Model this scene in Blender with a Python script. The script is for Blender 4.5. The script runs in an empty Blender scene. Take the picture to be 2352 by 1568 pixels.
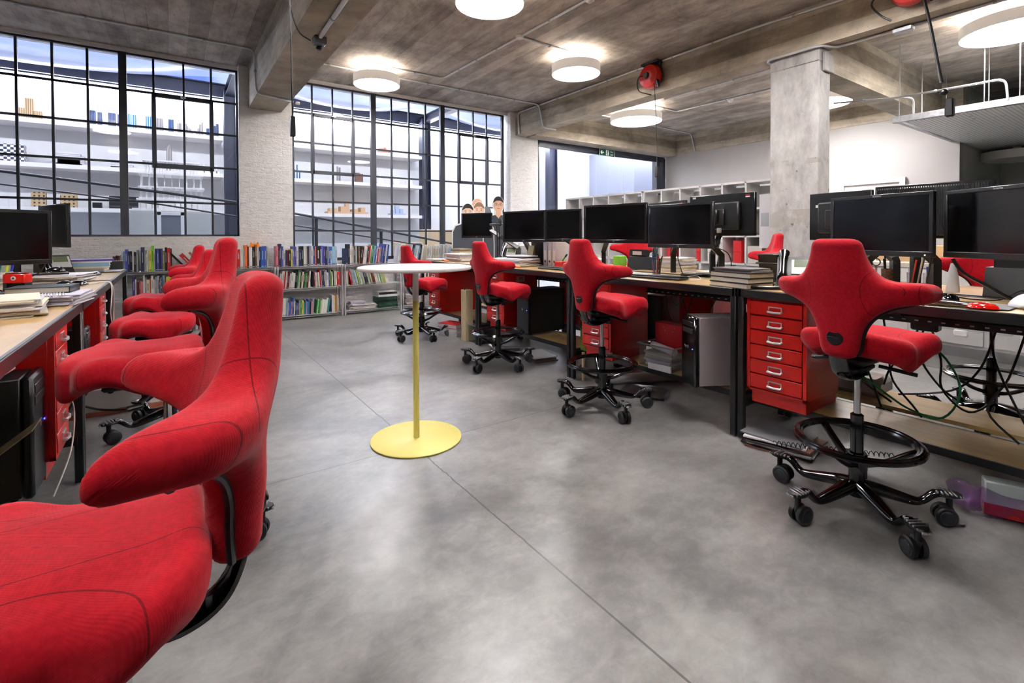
import bpy, math, random
import numpy as np
from mathutils import Vector, Matrix
R=math.radians; PI=math.pi
S=bpy.context.scene
# ---------------- camera
cd=bpy.data.cameras.new('camera'); cam=bpy.data.objects.new('camera',cd); S.collection.objects.link(cam); S.camera=cam
EYE=1.23
def _cam():
    yaw,pit,rol=R(34.94),R(.916),R(-.203)
    fw=Vector((math.sin(yaw)*math.cos(pit),math.cos(yaw)*math.cos(pit),-math.sin(pit)))
    rt=Vector((math.cos(yaw),-math.sin(yaw),0)); up=rt.cross(fw)
    rt,up=rt*math.cos(rol)+up*math.sin(rol),up*math.cos(rol)-rt*math.sin(rol)
    m=Matrix.Identity(4)
    for i in range(3): m[i][0]=rt[i]; m[i][1]=up[i]; m[i][2]=-fw[i]; m[i][3]=(0,0,EYE)[i]
    cam.matrix_world=m
_cam()
cd.sensor_width=36; cd.lens=1119.9/2352*36; cd.shift_y=-223.65/2352; cd.clip_start=.05; cd.clip_end=200
# ---------------- world
W=bpy.data.worlds.new('sky'); S.world=W; W.use_nodes=True
bg=W.node_tree.nodes['Background']; bg.inputs[0].default_value=(.36,.47,.95,1); bg.inputs[1].default_value=.55
_n=W.node_tree.nodes; _l=W.node_tree.links; _tc=_n.new('ShaderNodeTexCoord'); _no=_n.new('ShaderNodeTexNoise'); _no.inputs['Scale'].default_value=3.2; _no.inputs['Detail'].default_value=6; _rp=_n.new('ShaderNodeValToRGB'); _rp.color_ramp.elements[0].position=.42; _rp.color_ramp.elements[0].color=(.13,.20,.62,1); _rp.color_ramp.elements[1].position=.62; _rp.color_ramp.elements[1].color=(.80,.88,1,1)
_l.new(_tc.outputs['Generated'],_no.inputs[0]); _l.new(_no.outputs[0],_rp.inputs[0]); _l.new(_rp.outputs[0],bg.inputs[0])
# ---------------- view
S.view_settings.view_transform='Standard'; S.view_settings.look='None'; S.view_settings.gamma=1
S.view_settings.exposure=1.80
try: S.view_settings.use_curve_mapping=False
except Exception: pass
S.cycles.max_bounces=7; S.cycles.diffuse_bounces=4; S.cycles.glossy_bounces=4; S.cycles.transparent_max_bounces=12; S.cycles.sample_clamp_indirect=6
S.cycles.caustics_reflective=False; S.cycles.caustics_refractive=False
LAMP=19.0      # strength of the ceiling drum diffusers
LED=34.0        # strength of the strip lights in the atrium
rnd=random.Random(7)

# ================= materials =================
def lin(c):
    if isinstance(c,str): c=tuple(int(c[i:i+2],16)/255 for i in (0,2,4))
    return tuple(((v/12.92) if v<=.04045 else ((v+.055)/1.055)**2.4) for v in c)+(1,)
MC={}
def mat(name,c='808080',rough=.5,metal=0,spec=.5,nz=None,nc=None,bump=0,bs=200,emis=None,es=0,alpha=None,coat=0,stretch=None,sheen=0):
    if name in MC: return MC[name]
    m=bpy.data.materials.new(name); m.use_nodes=True; nt=m.node_tree; b=nt.nodes['Principled BSDF']; MC[name]=m
    b.inputs['Base Color'].default_value=lin(c); b.inputs['Roughness'].default_value=rough; b.inputs['Metallic'].default_value=metal
    b.inputs['Specular IOR Level'].default_value=spec
    if coat: b.inputs['Coat Weight'].default_value=coat; b.inputs['Coat Roughness'].default_value=.08
    if sheen: b.inputs['Sheen Weight'].default_value=sheen; b.inputs['Sheen Roughness'].default_value=.4
    if emis: b.inputs['Emission Color'].default_value=lin(emis); b.inputs['Emission Strength'].default_value=es
    if alpha is not None: b.inputs['Alpha'].default_value=alpha
    if nz or bump:
        tc=nt.nodes.new('ShaderNodeTexCoord'); mp=nt.nodes.new('ShaderNodeMapping'); nt.links.new(tc.outputs['Object'],mp.inputs[0])
        if stretch: mp.inputs['Scale'].default_value=stretch
    if nz:
        n=nt.nodes.new('ShaderNodeTexNoise'); n.inputs['Scale'].default_value=nz; n.inputs['Detail'].default_value=6; nt.links.new(mp.outputs[0],n.inputs[0])
        r=nt.nodes.new('ShaderNodeValToRGB'); r.color_ramp.elements[0].position=.35; r.color_ramp.elements[1].position=.65
        r.color_ramp.elements[0].color=lin(c); r.color_ramp.elements[1].color=lin(nc or c); nt.links.new(n.outputs[0],r.inputs[0]); nt.links.new(r.outputs[0],b.inputs['Base Color'])
    if bump:
        n2=nt.nodes.new('ShaderNodeTexNoise'); n2.inputs['Scale'].default_value=bs; n2.inputs['Detail'].default_value=4; nt.links.new(mp.outputs[0],n2.inputs[0])
        bp=nt.nodes.new('ShaderNodeBump'); bp.inputs['Strength'].default_value=bump; bp.inputs['Distance'].default_value=.01; nt.links.new(n2.outputs[0],bp.inputs['Height']); nt.links.new(bp.outputs[0],b.inputs['Normal'])
    return m
class NT:
    """tiny node-graph helper"""
    def __init__(s,m): s.t=m.node_tree; s.b=s.t.nodes.get('Principled BSDF'); s.o=s.t.nodes.new('ShaderNodeTexCoord').outputs['Object']
    def put(s,v,i):
        if isinstance(v,(int,float)): i.default_value=v
        elif isinstance(v,tuple): i.default_value=v
        else: s.t.links.new(v,i)
    def m(s,op,a,b=0,c=0):
        n=s.t.nodes.new('ShaderNodeMath'); n.operation=op; s.put(a,n.inputs[0]); s.put(b,n.inputs[1]); s.put(c,n.inputs[2]); return n.outputs[0]
    def xyz(s,v=None):
        n=s.t.nodes.new('ShaderNodeSeparateXYZ'); s.put(v or s.o,n.inputs[0]); return n.outputs
    def vec(s,x,y,z):
        n=s.t.nodes.new('ShaderNodeCombineXYZ'); s.put(x,n.inputs[0]); s.put(y,n.inputs[1]); s.put(z,n.inputs[2]); return n.outputs[0]
    def map(s,sc,v=None,loc=(0,0,0),rot=(0,0,0)):
        n=s.t.nodes.new('ShaderNodeMapping'); s.put(v or s.o,n.inputs[0]); n.inputs['Scale'].default_value=sc; n.inputs['Location'].default_value=loc; n.inputs['Rotation'].default_value=rot; return n.outputs[0]
    def noise(s,sc,v=None,det=5,ro=.5,dist=0):
        n=s.t.nodes.new('ShaderNodeTexNoise'); s.put(v or s.o,n.inputs[0]); n.inputs['Scale'].default_value=sc; n.inputs['Detail'].default_value=det; n.inputs['Roughness'].default_value=ro; n.inputs['Distortion'].default_value=dist; return n.outputs[0]
    def white(s,v): n=s.t.nodes.new('ShaderNodeTexWhiteNoise'); n.noise_dimensions='1D'; s.put(v,n.inputs['W']); return n.outputs[0]
    def ramp(s,f,*st):
        n=s.t.nodes.new('ShaderNodeValToRGB'); e=n.color_ramp.elements
        while len(e)<len(st): e.new(.5)
        for i,(p,c) in enumerate(st): e[i].position=p; e[i].color=lin(c)
        s.put(f,n.inputs[0]); return n.outputs[0]
    def mix(s,f,a,b,mode='MIX'):
        n=s.t.nodes.new('ShaderNodeMix'); n.data_type='RGBA'; n.blend_type=mode; s.put(f,n.inputs[0]); s.put(a,n.inputs[6]); s.put(b,n.inputs[7]); return n.outputs[2]
    def bump(s,h,st=.5,d=.01,prev=None):
        n=s.t.nodes.new('ShaderNodeBump'); s.put(h,n.inputs['Height']); n.inputs['Strength'].default_value=st; n.inputs['Distance'].default_value=d
        if prev: s.t.links.new(prev,n.inputs['Normal'])
        s.t.links.new(n.outputs[0],s.b.inputs['Normal']); return n.outputs[0]
    def col(s,c): s.put(c,s.b.inputs['Base Color'])
    def rough(s,c): s.put(c,s.b.inputs['Roughness'])
def mnew(name,**k): m=mat(name,**k); return m,NT(m)

# floor: power-floated concrete
M_floor,g=mnew('polished_concrete',c='9a9692',rough=.22,spec=.5)
x,y,z=g.xyz()
n1=g.noise(.9,det=9,ro=.62,dist=.6); n2=g.noise(4,g.map((1,1.5,1)),det=6,ro=.6); n3=g.noise(60,det=3)
n5=g.noise(13,g.map((1,1.3,1)),det=8,ro=.72,dist=.5); f=g.m('ADD',g.m('ADD',g.m('MULTIPLY',n1,.62),g.m('MULTIPLY',n2,.28)),g.m('MULTIPLY',n5,.22)); f=g.m('SUBTRACT',f,.06)
c=g.ramp(f,(.32,'4f4e4d'),(.43,'696867'),(.53,'838180'),(.66,'9f9d9a'))
n4=g.noise(2.3,g.map((1,1,1),loc=(7,3,0)),det=4)
c=g.mix(g.m('MULTIPLY',g.ramp(n4,(.50,'000000'),(.80,'ffffff')),.16),c,lin('8d7f72'))
spk=g.ramp(g.noise(170,det=1),(.30,'000000'),(.34,'ffffff')); 
def line(a,b,w): return g.m('LESS_THAN',g.m('ABSOLUTE',g.m('SUBTRACT',a,b)),w)
wob=g.m('MULTIPLY',g.m('SUBTRACT',g.noise(9,det=6,ro=.7),.5),.03)
j1=line(g.m('ADD',x,g.m('MULTIPLY',wob,g.ramp(g.noise(1.3),(.5,'000000'),(.56,'ffffff')))),1.155,.0042)
j2=line(y,2.672,.0026); j3=line(x,-3.2,.004); j4=line(y,-2.2,.003); j5=line(x,5.55,.004)
jj=j1
for q in (j2,j3,j4,j5): jj=g.m('MAXIMUM',jj,q)
c=g.mix(g.m('MULTIPLY',jj,.75),c,lin('2e2b28')); g.col(c)
g.rough(g.m('MAXIMUM',.285,g.m('ADD',g.m('MULTIPLY',n2,.30),g.m('ADD',.10,g.m('MULTIPLY',n1,.14)))))
g.bump(g.m('ADD',g.m('ADD',g.m('MULTIPLY',n2,.4),g.m('MULTIPLY',n5,.5)),g.m('MULTIPLY',jj,-1.2)),.20,.006)
# ceiling: board-marked concrete (boards run along Y)
def board(name,axis,pal,bw=.2):
    m,g=mnew(name,c='7b6c5e',rough=.75,spec=.3)
    x,y,z=g.xyz(); a={'x':x,'y':y,'z':z}[axis]; u=g.m('MULTIPLY',a,1/bw); fl=g.m('FLOOR',u); fr=g.m('SUBTRACT',u,fl)
    rv=g.white(fl); st={'x':(4.5,1.6,4),'y':(1.6,4.5,4),'z':(1.3,1.3,5)}[axis]
    nn=g.noise(1.5,g.map(st),det=10,ro=.7); big=g.noise(.9,det=9,ro=.68,dist=1.0)
    f=g.m('ADD',g.m('ADD',g.m('MULTIPLY',nn,.45),g.m('MULTIPLY',big,.50)),g.m('MULTIPLY',g.m('SUBTRACT',rv,.5),.10))
    c=g.ramp(f,(.32,pal[0]),(.44,pal[1]),(.55,pal[2]),(.68,pal[3]))
    ln=g.m('MAXIMUM',g.m('LESS_THAN',fr,.018),g.m('MULTIPLY',g.m('LESS_THAN',g.m('ABSOLUTE',g.m('SUBTRACT',fr,.5)),.012),.3))
    ln=g.m('MULTIPLY',ln,g.ramp(g.noise(1.7,det=3),(.38,'222222'),(.6,'ffffff')))
    c=g.mix(g.m('MULTIPLY',ln,.55),c,lin('2b241f'))
    sp=g.ramp(g.noise(34,det=2),(.27,'ffffff'),(.31,'000000')); c=g.mix(g.m('MULTIPLY',sp,.5),c,lin('3a3029')); g.col(c)
    g.bump(g.m('ADD',g.m('MULTIPLY',nn,.6),g.m('ADD',g.m('MULTIPLY',g.noise(45),.25),g.m('MULTIPLY',ln,-.8))),.5,.012)
    return m
PAL=('6f665e','998f86','bcb2a8','d8cfc6')
M_ceil=board('board_marked_concrete','x',PAL)
M_beam=board('beam_concrete','z',('756c60','998f80','b5aa99','ccc1b0'),.19)
# painted brick
M_brick,g=mnew('white_painted_brick',c='e4dfdb',rough=.7,spec=.3)
x,y,z=g.xyz(); v=g.vec(g.m('ADD',x,y),z,0)
bt=g.t.nodes.new('ShaderNodeTexBrick'); g.t.links.new(v,bt.inputs[0]); bt.inputs['Scale'].default_value=1; bt.inputs['Brick Width'].default_value=.225; bt.inputs['Row Height'].default_value=.075; bt.inputs['Mortar Size'].default_value=.009; bt.inputs['Mortar Smooth'].default_value=.6; bt.inputs['Color1'].default_value=(1,1,1,1); bt.inputs['Color2'].default_value=(.8,.8,.8,1); bt.inputs['Mortar'].default_value=(0,0,0,1)
nn=g.noise(11,g.map((1,1,2.6)),det=8,ro=.66,dist=.9)
g.col(g.ramp(nn,(.25,'e0dddb'),(.5,'f4f2f1'),(.7,'fbfaf9')))
g.bump(g.m('ADD',g.m('MULTIPLY',bt.outputs[0],.10),g.m('MULTIPLY',nn,1.2)),.7,.022)
# column concrete, patched white paint
M_col,g=mnew('whitewashed_concrete',c='c9c4c0',rough=.6,spec=.35)
x,y,z=g.xyz(); nn=g.noise(4,g.map((1,1,.5)),det=9,ro=.7)
c=g.ramp(nn,(.32,'827f7d'),(.48,'a5a2a0'),(.66,'bdbbb9'))
pat=g.m('MULTIPLY',line(z,1.42,.10),g.ramp(g.noise(5,g.map((1,1,1),loc=(0,0,2)),det=8,ro=.7),(.44,'000000'),(.50,'ffffff')))
pt2=g.m('MULTIPLY',line(z,2.05,.03),g.ramp(g.noise(11,det=6),(.46,'000000'),(.5,'ffffff')))
c=g.mix(g.m('MULTIPLY',g.m('MAXIMUM',pat,pt2),.75),c,lin('97928a'))
hol=g.ramp(g.noise(19,g.map((1,1,.8)),det=4),(.285,'ffffff'),(.31,'000000')); c=g.mix(g.m('MULTIPLY',hol,.8),c,lin('5a534d'))
g.col(c); g.bump(g.m('ADD',g.m('MULTIPLY',g.noise(30,det=6),.5),g.m('MULTIPLY',hol,-1.5)),.45,.01)
# woven red upholstery: seams are stitched lines in the cloth
def redcloth(name,seams,base=('a00a1b','b01020')):
    m,g=mnew(name,c=base[0],rough=.85,spec=.18,sheen=.12)
    x,y,z=g.xyz(); c=g.ramp(g.noise(90,det=2),(.35,base[0]),(.65,base[1]))
    ay=g.m('ABSOLUTE',y); k=2*PI/.0085
    u_=g.m('ADD',y,g.m('MULTIPLY',x,.7)); w_=g.m('ADD',z,g.m('MULTIPLY',x,.7)); wv=g.m('MULTIPLY',g.m('SINE',g.m('MULTIPLY',g.m('ADD',u_,w_),k)),g.m('SINE',g.m('MULTIPLY',g.m('SUBTRACT',u_,w_),k)))
    sm=None
    for fn in seams:
        q=fn(g,x,ay,z); sm=q if sm is None else g.m('MAXIMUM',sm,q)
    if sm is not None:
        c=g.mix(g.m('MULTIPLY',sm,.62),c,lin('3c0408')); h=g.m('ADD',g.m('MULTIPLY',wv,.5),g.m('MULTIPLY',sm,-2))
    else: h=wv
    g.col(c); g.bump(h,.26,.0016); return m
def band(g,a,v,w=.0013): return g.m('LESS_THAN',g.m('ABSOLUTE',g.m('SUBTRACT',a,v)),w)
def arc(g,x,ay,z):  # curved seam where the wing meets the upright
    r=g.m('SQRT',g.m('ADD',g.m('POWER',g.m('SUBTRACT',ay,.28),2),g.m('POWER',g.m('MULTIPLY',g.m('ADD',z,.225),1.15),2)))
    return band(g,r,.185)
M_back=redcloth('red_woven_back',[lambda g,x,a,z: band(g,a,.268,.0016),arc,lambda g,x,a,z: g.m('MULTIPLY',band(g,x,-.012,.0012),g.m('MULTIPLY',g.m('GREATER_THAN',a,.05),g.m('GREATER_THAN',z,-.22)))])
def sarc(g,x,ay,z):
    r=g.m('SQRT',g.m('ADD',g.m('POWER',g.m('SUBTRACT',ay,.26),2),g.m('POWER',g.m('MULTIPLY',g.m('SUBTRACT',x,.10),.9),2)))
    return band(g,r,.135)
M_seat=redcloth('red_woven_seat',[sarc,lambda g,x,a,z: g.m('MULTIPLY',band(g,a,.085),g.m('LESS_THAN',x,.16))])
M_black=mat('black_plastic','0b0b0d',.42); M_blackg=mat('black_gloss_enamel','08080a',.16,spec=.6,coat=.3); M_rub=mat('dark_rubber','17171a',.5); M_grip=mat('brushed_tread','9b9b9f',.3,metal=.9)
M_chrome=mat('chrome','d8d8da',.12,metal=1); M_steelb=mat('black_steel','141416',.38,spec=.5); M_zinc=mat('galvanised_steel','b4b5b8',.4,metal=.35,nz=30,nc='9c9ea2'); M_alu=mat('aluminium','bfc1c4',.3,metal=.9)
M_wht=mat('white_paint','ebe7e3',.6); M_whtl=mat('white_lacquer','eeecea',.28); M_lampw=mat('lamp_shell_white','d8d4cf',.5); M_shade=mat('lamp_translucent_side','e2ddd6',.5,emis='fff4e8',es=.09); M_red=mat('red_enamel','c21208',.33,coat=.2); M_redd=mat('red_panel','8f1515',.4)
M_ply,g=mnew('plywood',c='c9a873',rough=.3,spec=.5,coat=.12); g.col(g.ramp(g.noise(2.2,g.map((5,.8,5)),det=8,ro=.6,dist=.5),(.3,'a3814c'),(.5,'b69661'),(.7,'c5a876')))
M_plye=mat('plywood_edge','b48f5a',.5); M_yel=mat('yellow_powder_coat','d9cc70',.45); M_wire=mat('chromed_wire','dcdcde',.28,metal=.55); M_frame=mat('anthracite_steel','22242c',.42,spec=.5); M_navy=mat('navy_steel','1b2036',.5); M_winf=mat('window_steel','262a34',.45)
M_scr=mat('screen_glass','08080a',.13,spec=.5); M_bez=mat('monitor_bezel','131315',.33); M_paper=mat('paper','e9e6ea',.7); M_cream=mat('page_block','d8d0bd',.8); M_wall=mat('wall_plaster','a8a4a3',.75,nz=1.2,nc='a3a09e'); M_wgn=mat('wall_plaster_far','b4b7ae',.75)
M_lamp=mat('lamp_diffuser','ffffff',.5,emis='f6f8ff',es=LAMP); M_led=mat('led_tube','ffffff',.5,emis='f2f4ff',es=LED)
def glass(name,tint=(.96,.98,1),ior=1.5,rough=.0):
    m=bpy.data.materials.new(name); m.use_nodes=True; t=m.node_tree; t.nodes.clear(); o=t.nodes.new('ShaderNodeOutputMaterial'); mx=t.nodes.new('ShaderNodeMixShader'); f=t.nodes.new('ShaderNodeFresnel'); f.inputs[0].default_value=ior
    a=t.nodes.new('ShaderNodeBsdfTransparent'); a.inputs[0].default_value=tint+(1,); b=t.nodes.new('ShaderNodeBsdfGlossy'); b.inputs['Roughness'].default_value=rough
    ge=t.nodes.new('ShaderNodeNewGeometry'); mu=t.nodes.new('ShaderNodeMath'); mu.operation='SUBTRACT'; mu.use_clamp=True; t.links.new(f.outputs[0],mu.inputs[0]); t.links.new(ge.outputs['Backfacing'],mu.inputs[1]); t.links.new(mu.outputs[0],mx.inputs[0]); t.links.new(a.outputs[0],mx.inputs[1]); t.links.new(b.outputs[0],mx.inputs[2]); t.links.new(mx.outputs[0],o.inputs[0]); return m
M_glass=glass('window_glass'); M_clear=glass('clear_plastic',(.90,.905,.91),1.7,.25); M_rim=mat('tub_rim','b9babc',.3,alpha=.6); M_gglass=glass('frosted_green_glass',(.66,.84,.78),1.5,.3)
M_cush=bpy.data.materials.new('etfe_cushion'); M_cush.use_nodes=True
_t=M_cush.node_tree; _t.nodes.clear(); _o=_t.nodes.new('ShaderNodeOutputMaterial'); _a=_t.nodes.new('ShaderNodeBsdfTranslucent'); _a.inputs[0].default_value=(.95,.96,1,1); _b=_t.nodes.new('ShaderNodeBsdfGlossy'); _b.inputs[1].default_value=.15; _mx=_t.nodes.new('ShaderNodeMixShader'); _mx.inputs[0].default_value=.12; _tr=_t.nodes.new('ShaderNodeBsdfTransparent'); _m2=_t.nodes.new('ShaderNodeMixShader'); _m2.inputs[0].default_value=.45
_t.links.new(_a.outputs[0],_mx.inputs[1]); _t.links.new(_b.outputs[0],_mx.inputs[2]); _t.links.new(_mx.outputs[0],_m2.inputs[1]); _t.links.new(_tr.outputs[0],_m2.inputs[2]); _t.links.new(_m2.outputs[0],_o.inputs[0])

# ================= mesh builder =================
class MB:
    def __init__(s): s.v=[]; s.f=[]; s.mi=[]; s.M=None
    def add(s,vs,fs,mi=0):
        o=len(s.v)
        for p in vs:
            p=Vector(p); s.v.append(tuple(s.M@p) if s.M else tuple(p))
        for f in fs: s.f.append(tuple(i+o for i in f)); s.mi.append(mi)
        return s
    def box(s,c,d,rz=0,b=0,mi=0,rx=0,ry=0):
        hx,hy,hz=d[0]/2,d[1]/2,d[2]/2; Q=Matrix.Translation(c)@Matrix.Rotation(rz,4,'Z')@Matrix.Rotation(ry,4,'Y')@Matrix.Rotation(rx,4,'X')
        if b<=0:
            vs=[(sx*hx,sy*hy,sz*hz) for sx in(-1,1) for sy in(-1,1) for sz in(-1,1)]
            fs=[(0,1,3,2),(4,6,7,5),(0,4,5,1),(2,3,7,6),(0,2,6,4),(1,5,7,3)]
            return s.add([Q@Vector(p) for p in vs],fs,mi)
        b=min(b,.49*min(d)); vs=[]; id={}
        for sx in(-1,1):
            for sy in(-1,1):
                for sz in(-1,1):
                    for a in range(3):
                        p=[sx*(hx-b),sy*(hy-b),sz*(hz-b)]; p[a]=(sx*hx,sy*hy,sz*hz)[a]; id[(sx,sy,sz,a)]=len(vs); vs.append(Q@Vector(p))
        fs=[]
        def q(ks,nrm):
            f=[id[k] for k in ks]; a,b_,c_=vs[f[0]],vs[f[1]],vs[f[2]]
            if (b_-a).cross(c_-a).dot(Q.to_3x3()@Vector(nrm))<0: f.reverse()
            fs.append(f)
        for a in range(3):
            o1,o2=[i for i in range(3) if i!=a]
            for sg in(-1,1):
                ks=[]
                for u,w in((-1,-1),(1,-1),(1,1),(-1,1)):
                    k=[0,0,0]; k[a]=sg; k[o1]=u; k[o2]=w; ks.append((*k,a))
                n=[0,0,0]; n[a]=sg; q(ks,n)
        for a in range(3):
            o1,o2=[i for i in range(3) if i!=a]
            for u in(-1,1):
                for w in(-1,1):
                    ks=[]
                    for t,ax in((-1,o1),(1,o1),(1,o2),(-1,o2)):
                        k=[0,0,0]; k[a]=t; k[o1]=u; k[o2]=w; ks.append((*k,ax))
                    n=[0,0,0]; n[o1]=u; n[o2]=w; q(ks,n)
        for sx in(-1,1):
            for sy in(-1,1):
                for sz in(-1,1): q([(sx,sy,sz,0),(sx,sy,sz,1),(sx,sy,sz,2)],(sx,sy,sz))
        return s.add(vs,fs,mi)
    def cyl(s,p0,p1,r0,r1=None,n=16,mi=0,caps=True):
        r1=r0 if r1 is None else r1; p0=Vector(p0); p1=Vector(p1); t=(p1-p0).normalized(); a=Vector((1,0,0)) if abs(t.x)<.9 else Vector((0,1,0)); u=t.cross(a).normalized(); w=t.cross(u)
        vs=[]; 
        for p,r in((p0,r0),(p1,r1)):
            for i in range(n): th=2*PI*i/n; vs.append(p+(u*math.cos(th)+w*math.sin(th))*r)
        fs=[(i,(i+1)%n,n+(i+1)%n,n+i) for i in range(n)]
        if caps: fs+= [tuple(reversed(range(n))),tuple(range(n,2*n))]
        return s.add(vs,fs,mi)
    def tube(s,pts,r,n=8,mi=0,closed=False,flat=None):
        P=[Vector(p) for p in pts]; N=len(P); rr=r if isinstance(r,(list,tuple)) else [r]*N; vs=[]
        t0=(P[1]-P[0]).normalized(); a=Vector((0,0,1)) if abs(t0.z)<.9 else Vector((1,0,0)); u=(a-t0*a.dot(t0)).normalized()
        for i in range(N):
            t=((P[(i+1)%N]-P[i-1]) if closed else (P[min(i+1,N-1)]-P[max(i-1,0)])).normalized()
            u=(u-t*u.dot(t)); u=u.normalized() if u.length>1e-6 else t.orthogonal().normalized(); w=t.cross(u)
            fu,fw=(1,1) if not flat else flat
            for k in range(n): th=2*PI*k/n; vs.append(P[i]+u*math.cos(th)*rr[i]*fu+w*math.sin(th)*rr[i]*fw)
        fs=[]
        for i in range(N if closed else N-1):
            j=(i+1)%N
            for k in range(n): fs.append((i*n+k,i*n+(k+1)%n,j*n+(k+1)%n,j*n+k))
        if not closed: fs+=[tuple(reversed(range(n))),tuple(range((N-1)*n,N*n))]
        return s.add(vs,fs,mi)
    def lathe(s,prof,c=(0,0,0),n=32,mi=0,axis='z'):
        vs=[]; 
        for r,h in prof:
            for k in range(n):
                th=2*PI*k/n; a,b=r*math.cos(th),r*math.sin(th)
                p={'z':(a,b,h),'x':(h,a,b),'y':(b,h,a)}[axis]; vs.append((p[0]+c[0],p[1]+c[1],p[2]+c[2]))
        N=len(prof); fs=[]
        for i in range(N-1):
            for k in range(n): fs.append((i*n+k,i*n+(k+1)%n,(i+1)*n+(k+1)%n,(i+1)*n+k))
        if prof[0][0]>1e-6: fs.append(tuple(reversed(range(n))))
        if prof[-1][0]>1e-6: fs.append(tuple(range((N-1)*n,N*n)))
        return s.add(vs,fs,mi)
    def prism(s,poly,a,b,plane='xy',mi=0):
        n=len(poly); ar=sum(poly[i][0]*poly[(i+1)%n][1]-poly[(i+1)%n][0]*poly[i][1] for i in range(n))
        if ar<0: poly=poly[::-1]
        def P(u,v,h): return {'xy':(u,v,h),'yz':(h,u,v),'xz':(u,-h,v)}[plane]
        if plane=='xz': pass
        vs=[P(u,v,a) for u,v in poly]+[P(u,v,b) for u,v in poly]
        fs=[tuple(reversed(range(n))),tuple(range(n,2*n))]+[(i,(i+1)%n,n+(i+1)%n,n+i) for i in range(n)]
        return s.add(vs,fs,mi)
    def sph(s,c,r,n=16,m=10,mi=0,half=False):
        rx,ry,rz=(r,r,r) if isinstance(r,(int,float)) else r; prof=[]
        vs=[];fs=[]
        for i in range(m+1):
            ph=-PI/2+PI*i/m if not half else PI/2*i/m
            for k in range(n): th=2*PI*k/n; vs.append((c[0]+rx*math.cos(ph)*math.cos(th),c[1]+ry*math.cos(ph)*math.sin(th),c[2]+rz*math.sin(ph)))
        for i in range(m):
            for k in range(n): fs.append((i*n+k,i*n+(k+1)%n,(i+1)*n+(k+1)%n,(i+1)*n+k))
        if half: fs.append(tuple(reversed(range(n))))
        return s.add(vs,fs,mi)
    def mesh(s,name,mats,ang=38):
        me=bpy.data.meshes.new(name); me.from_pydata(s.v,[],s.f)
        for m in (mats if isinstance(mats,(list,tuple)) else [mats]): me.materials.append(m)
        me.polygons.foreach_set('material_index',s.mi); me.polygons.foreach_set('use_smooth',[True]*len(s.f)); me.update()
        try: me.set_sharp_from_angle(angle=R(ang))
        except Exception: pass
        return me
def link(name,me,parent=None,loc=(0,0,0),rz=0,label=None,rot=None):
    o=bpy.data.objects.new(name,me); S.collection.objects.link(o); o.location=loc; o.rotation_euler=rot or (0,0,rz)
    if parent: o.parent=parent
    if label: o['label']=label
    return o
def P(name,mb,mats,parent=None,loc=(0,0,0),rz=0,label=None,ang=38,rot=None): return link(name,mb.mesh(name,mats,ang),parent,loc,rz,label,rot)
def tag(o,label,cat,group=None,kind=None):
    o['label']=label; o['category']=cat
    if group: o['group']=group
    if kind: o['kind']=kind
    return o
def thing(name,label,cat,loc=(0,0,0),rz=0,group=None,kind=None):
    o=bpy.data.objects.new(name,None); S.collection.objects.link(o); o.location=loc; o.rotation_euler=(0,0,rz); o.empty_display_size=.05; return tag(o,label,cat,group,kind)
def struct(o): o['kind']='structure'; return o
def kids(o): return [c for c in S.collection.objects if c.parent==o]
def dup(root,loc,rz,label,ks=None):
    r=root.copy(); S.collection.objects.link(r); r.location=loc; r.rotation_euler=(0,0,rz); r['label']=label
    def rec(a,b):
        for ch in a.children:
            c=ch.copy(); S.collection.objects.link(c); c.parent=b; rec(ch,c)
    rec(root,r); return r
def text(name,s,size,mt,parent,loc,rot,ext=.0008,align='CENTER'):
    cu=bpy.data.curves.new(name,'FONT'); cu.body=s; cu.size=size; cu.extrude=ext; cu.align_x=align; cu.align_y='CENTER'; cu.resolution_u=2
    t=bpy.data.objects.new(name,cu); S.collection.objects.link(t); dg=bpy.context.evaluated_depsgraph_get(); me=bpy.data.meshes.new_from_object(t.evaluated_get(dg)); bpy.data.objects.remove(t)
    me.materials.clear(); me.materials.append(mt); return link(name,me,parent,loc,rot=rot)
def ease(a,b,v): t=np.clip((v-a)/(b-a),0,1); return t*t*(3-2*t)
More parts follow.
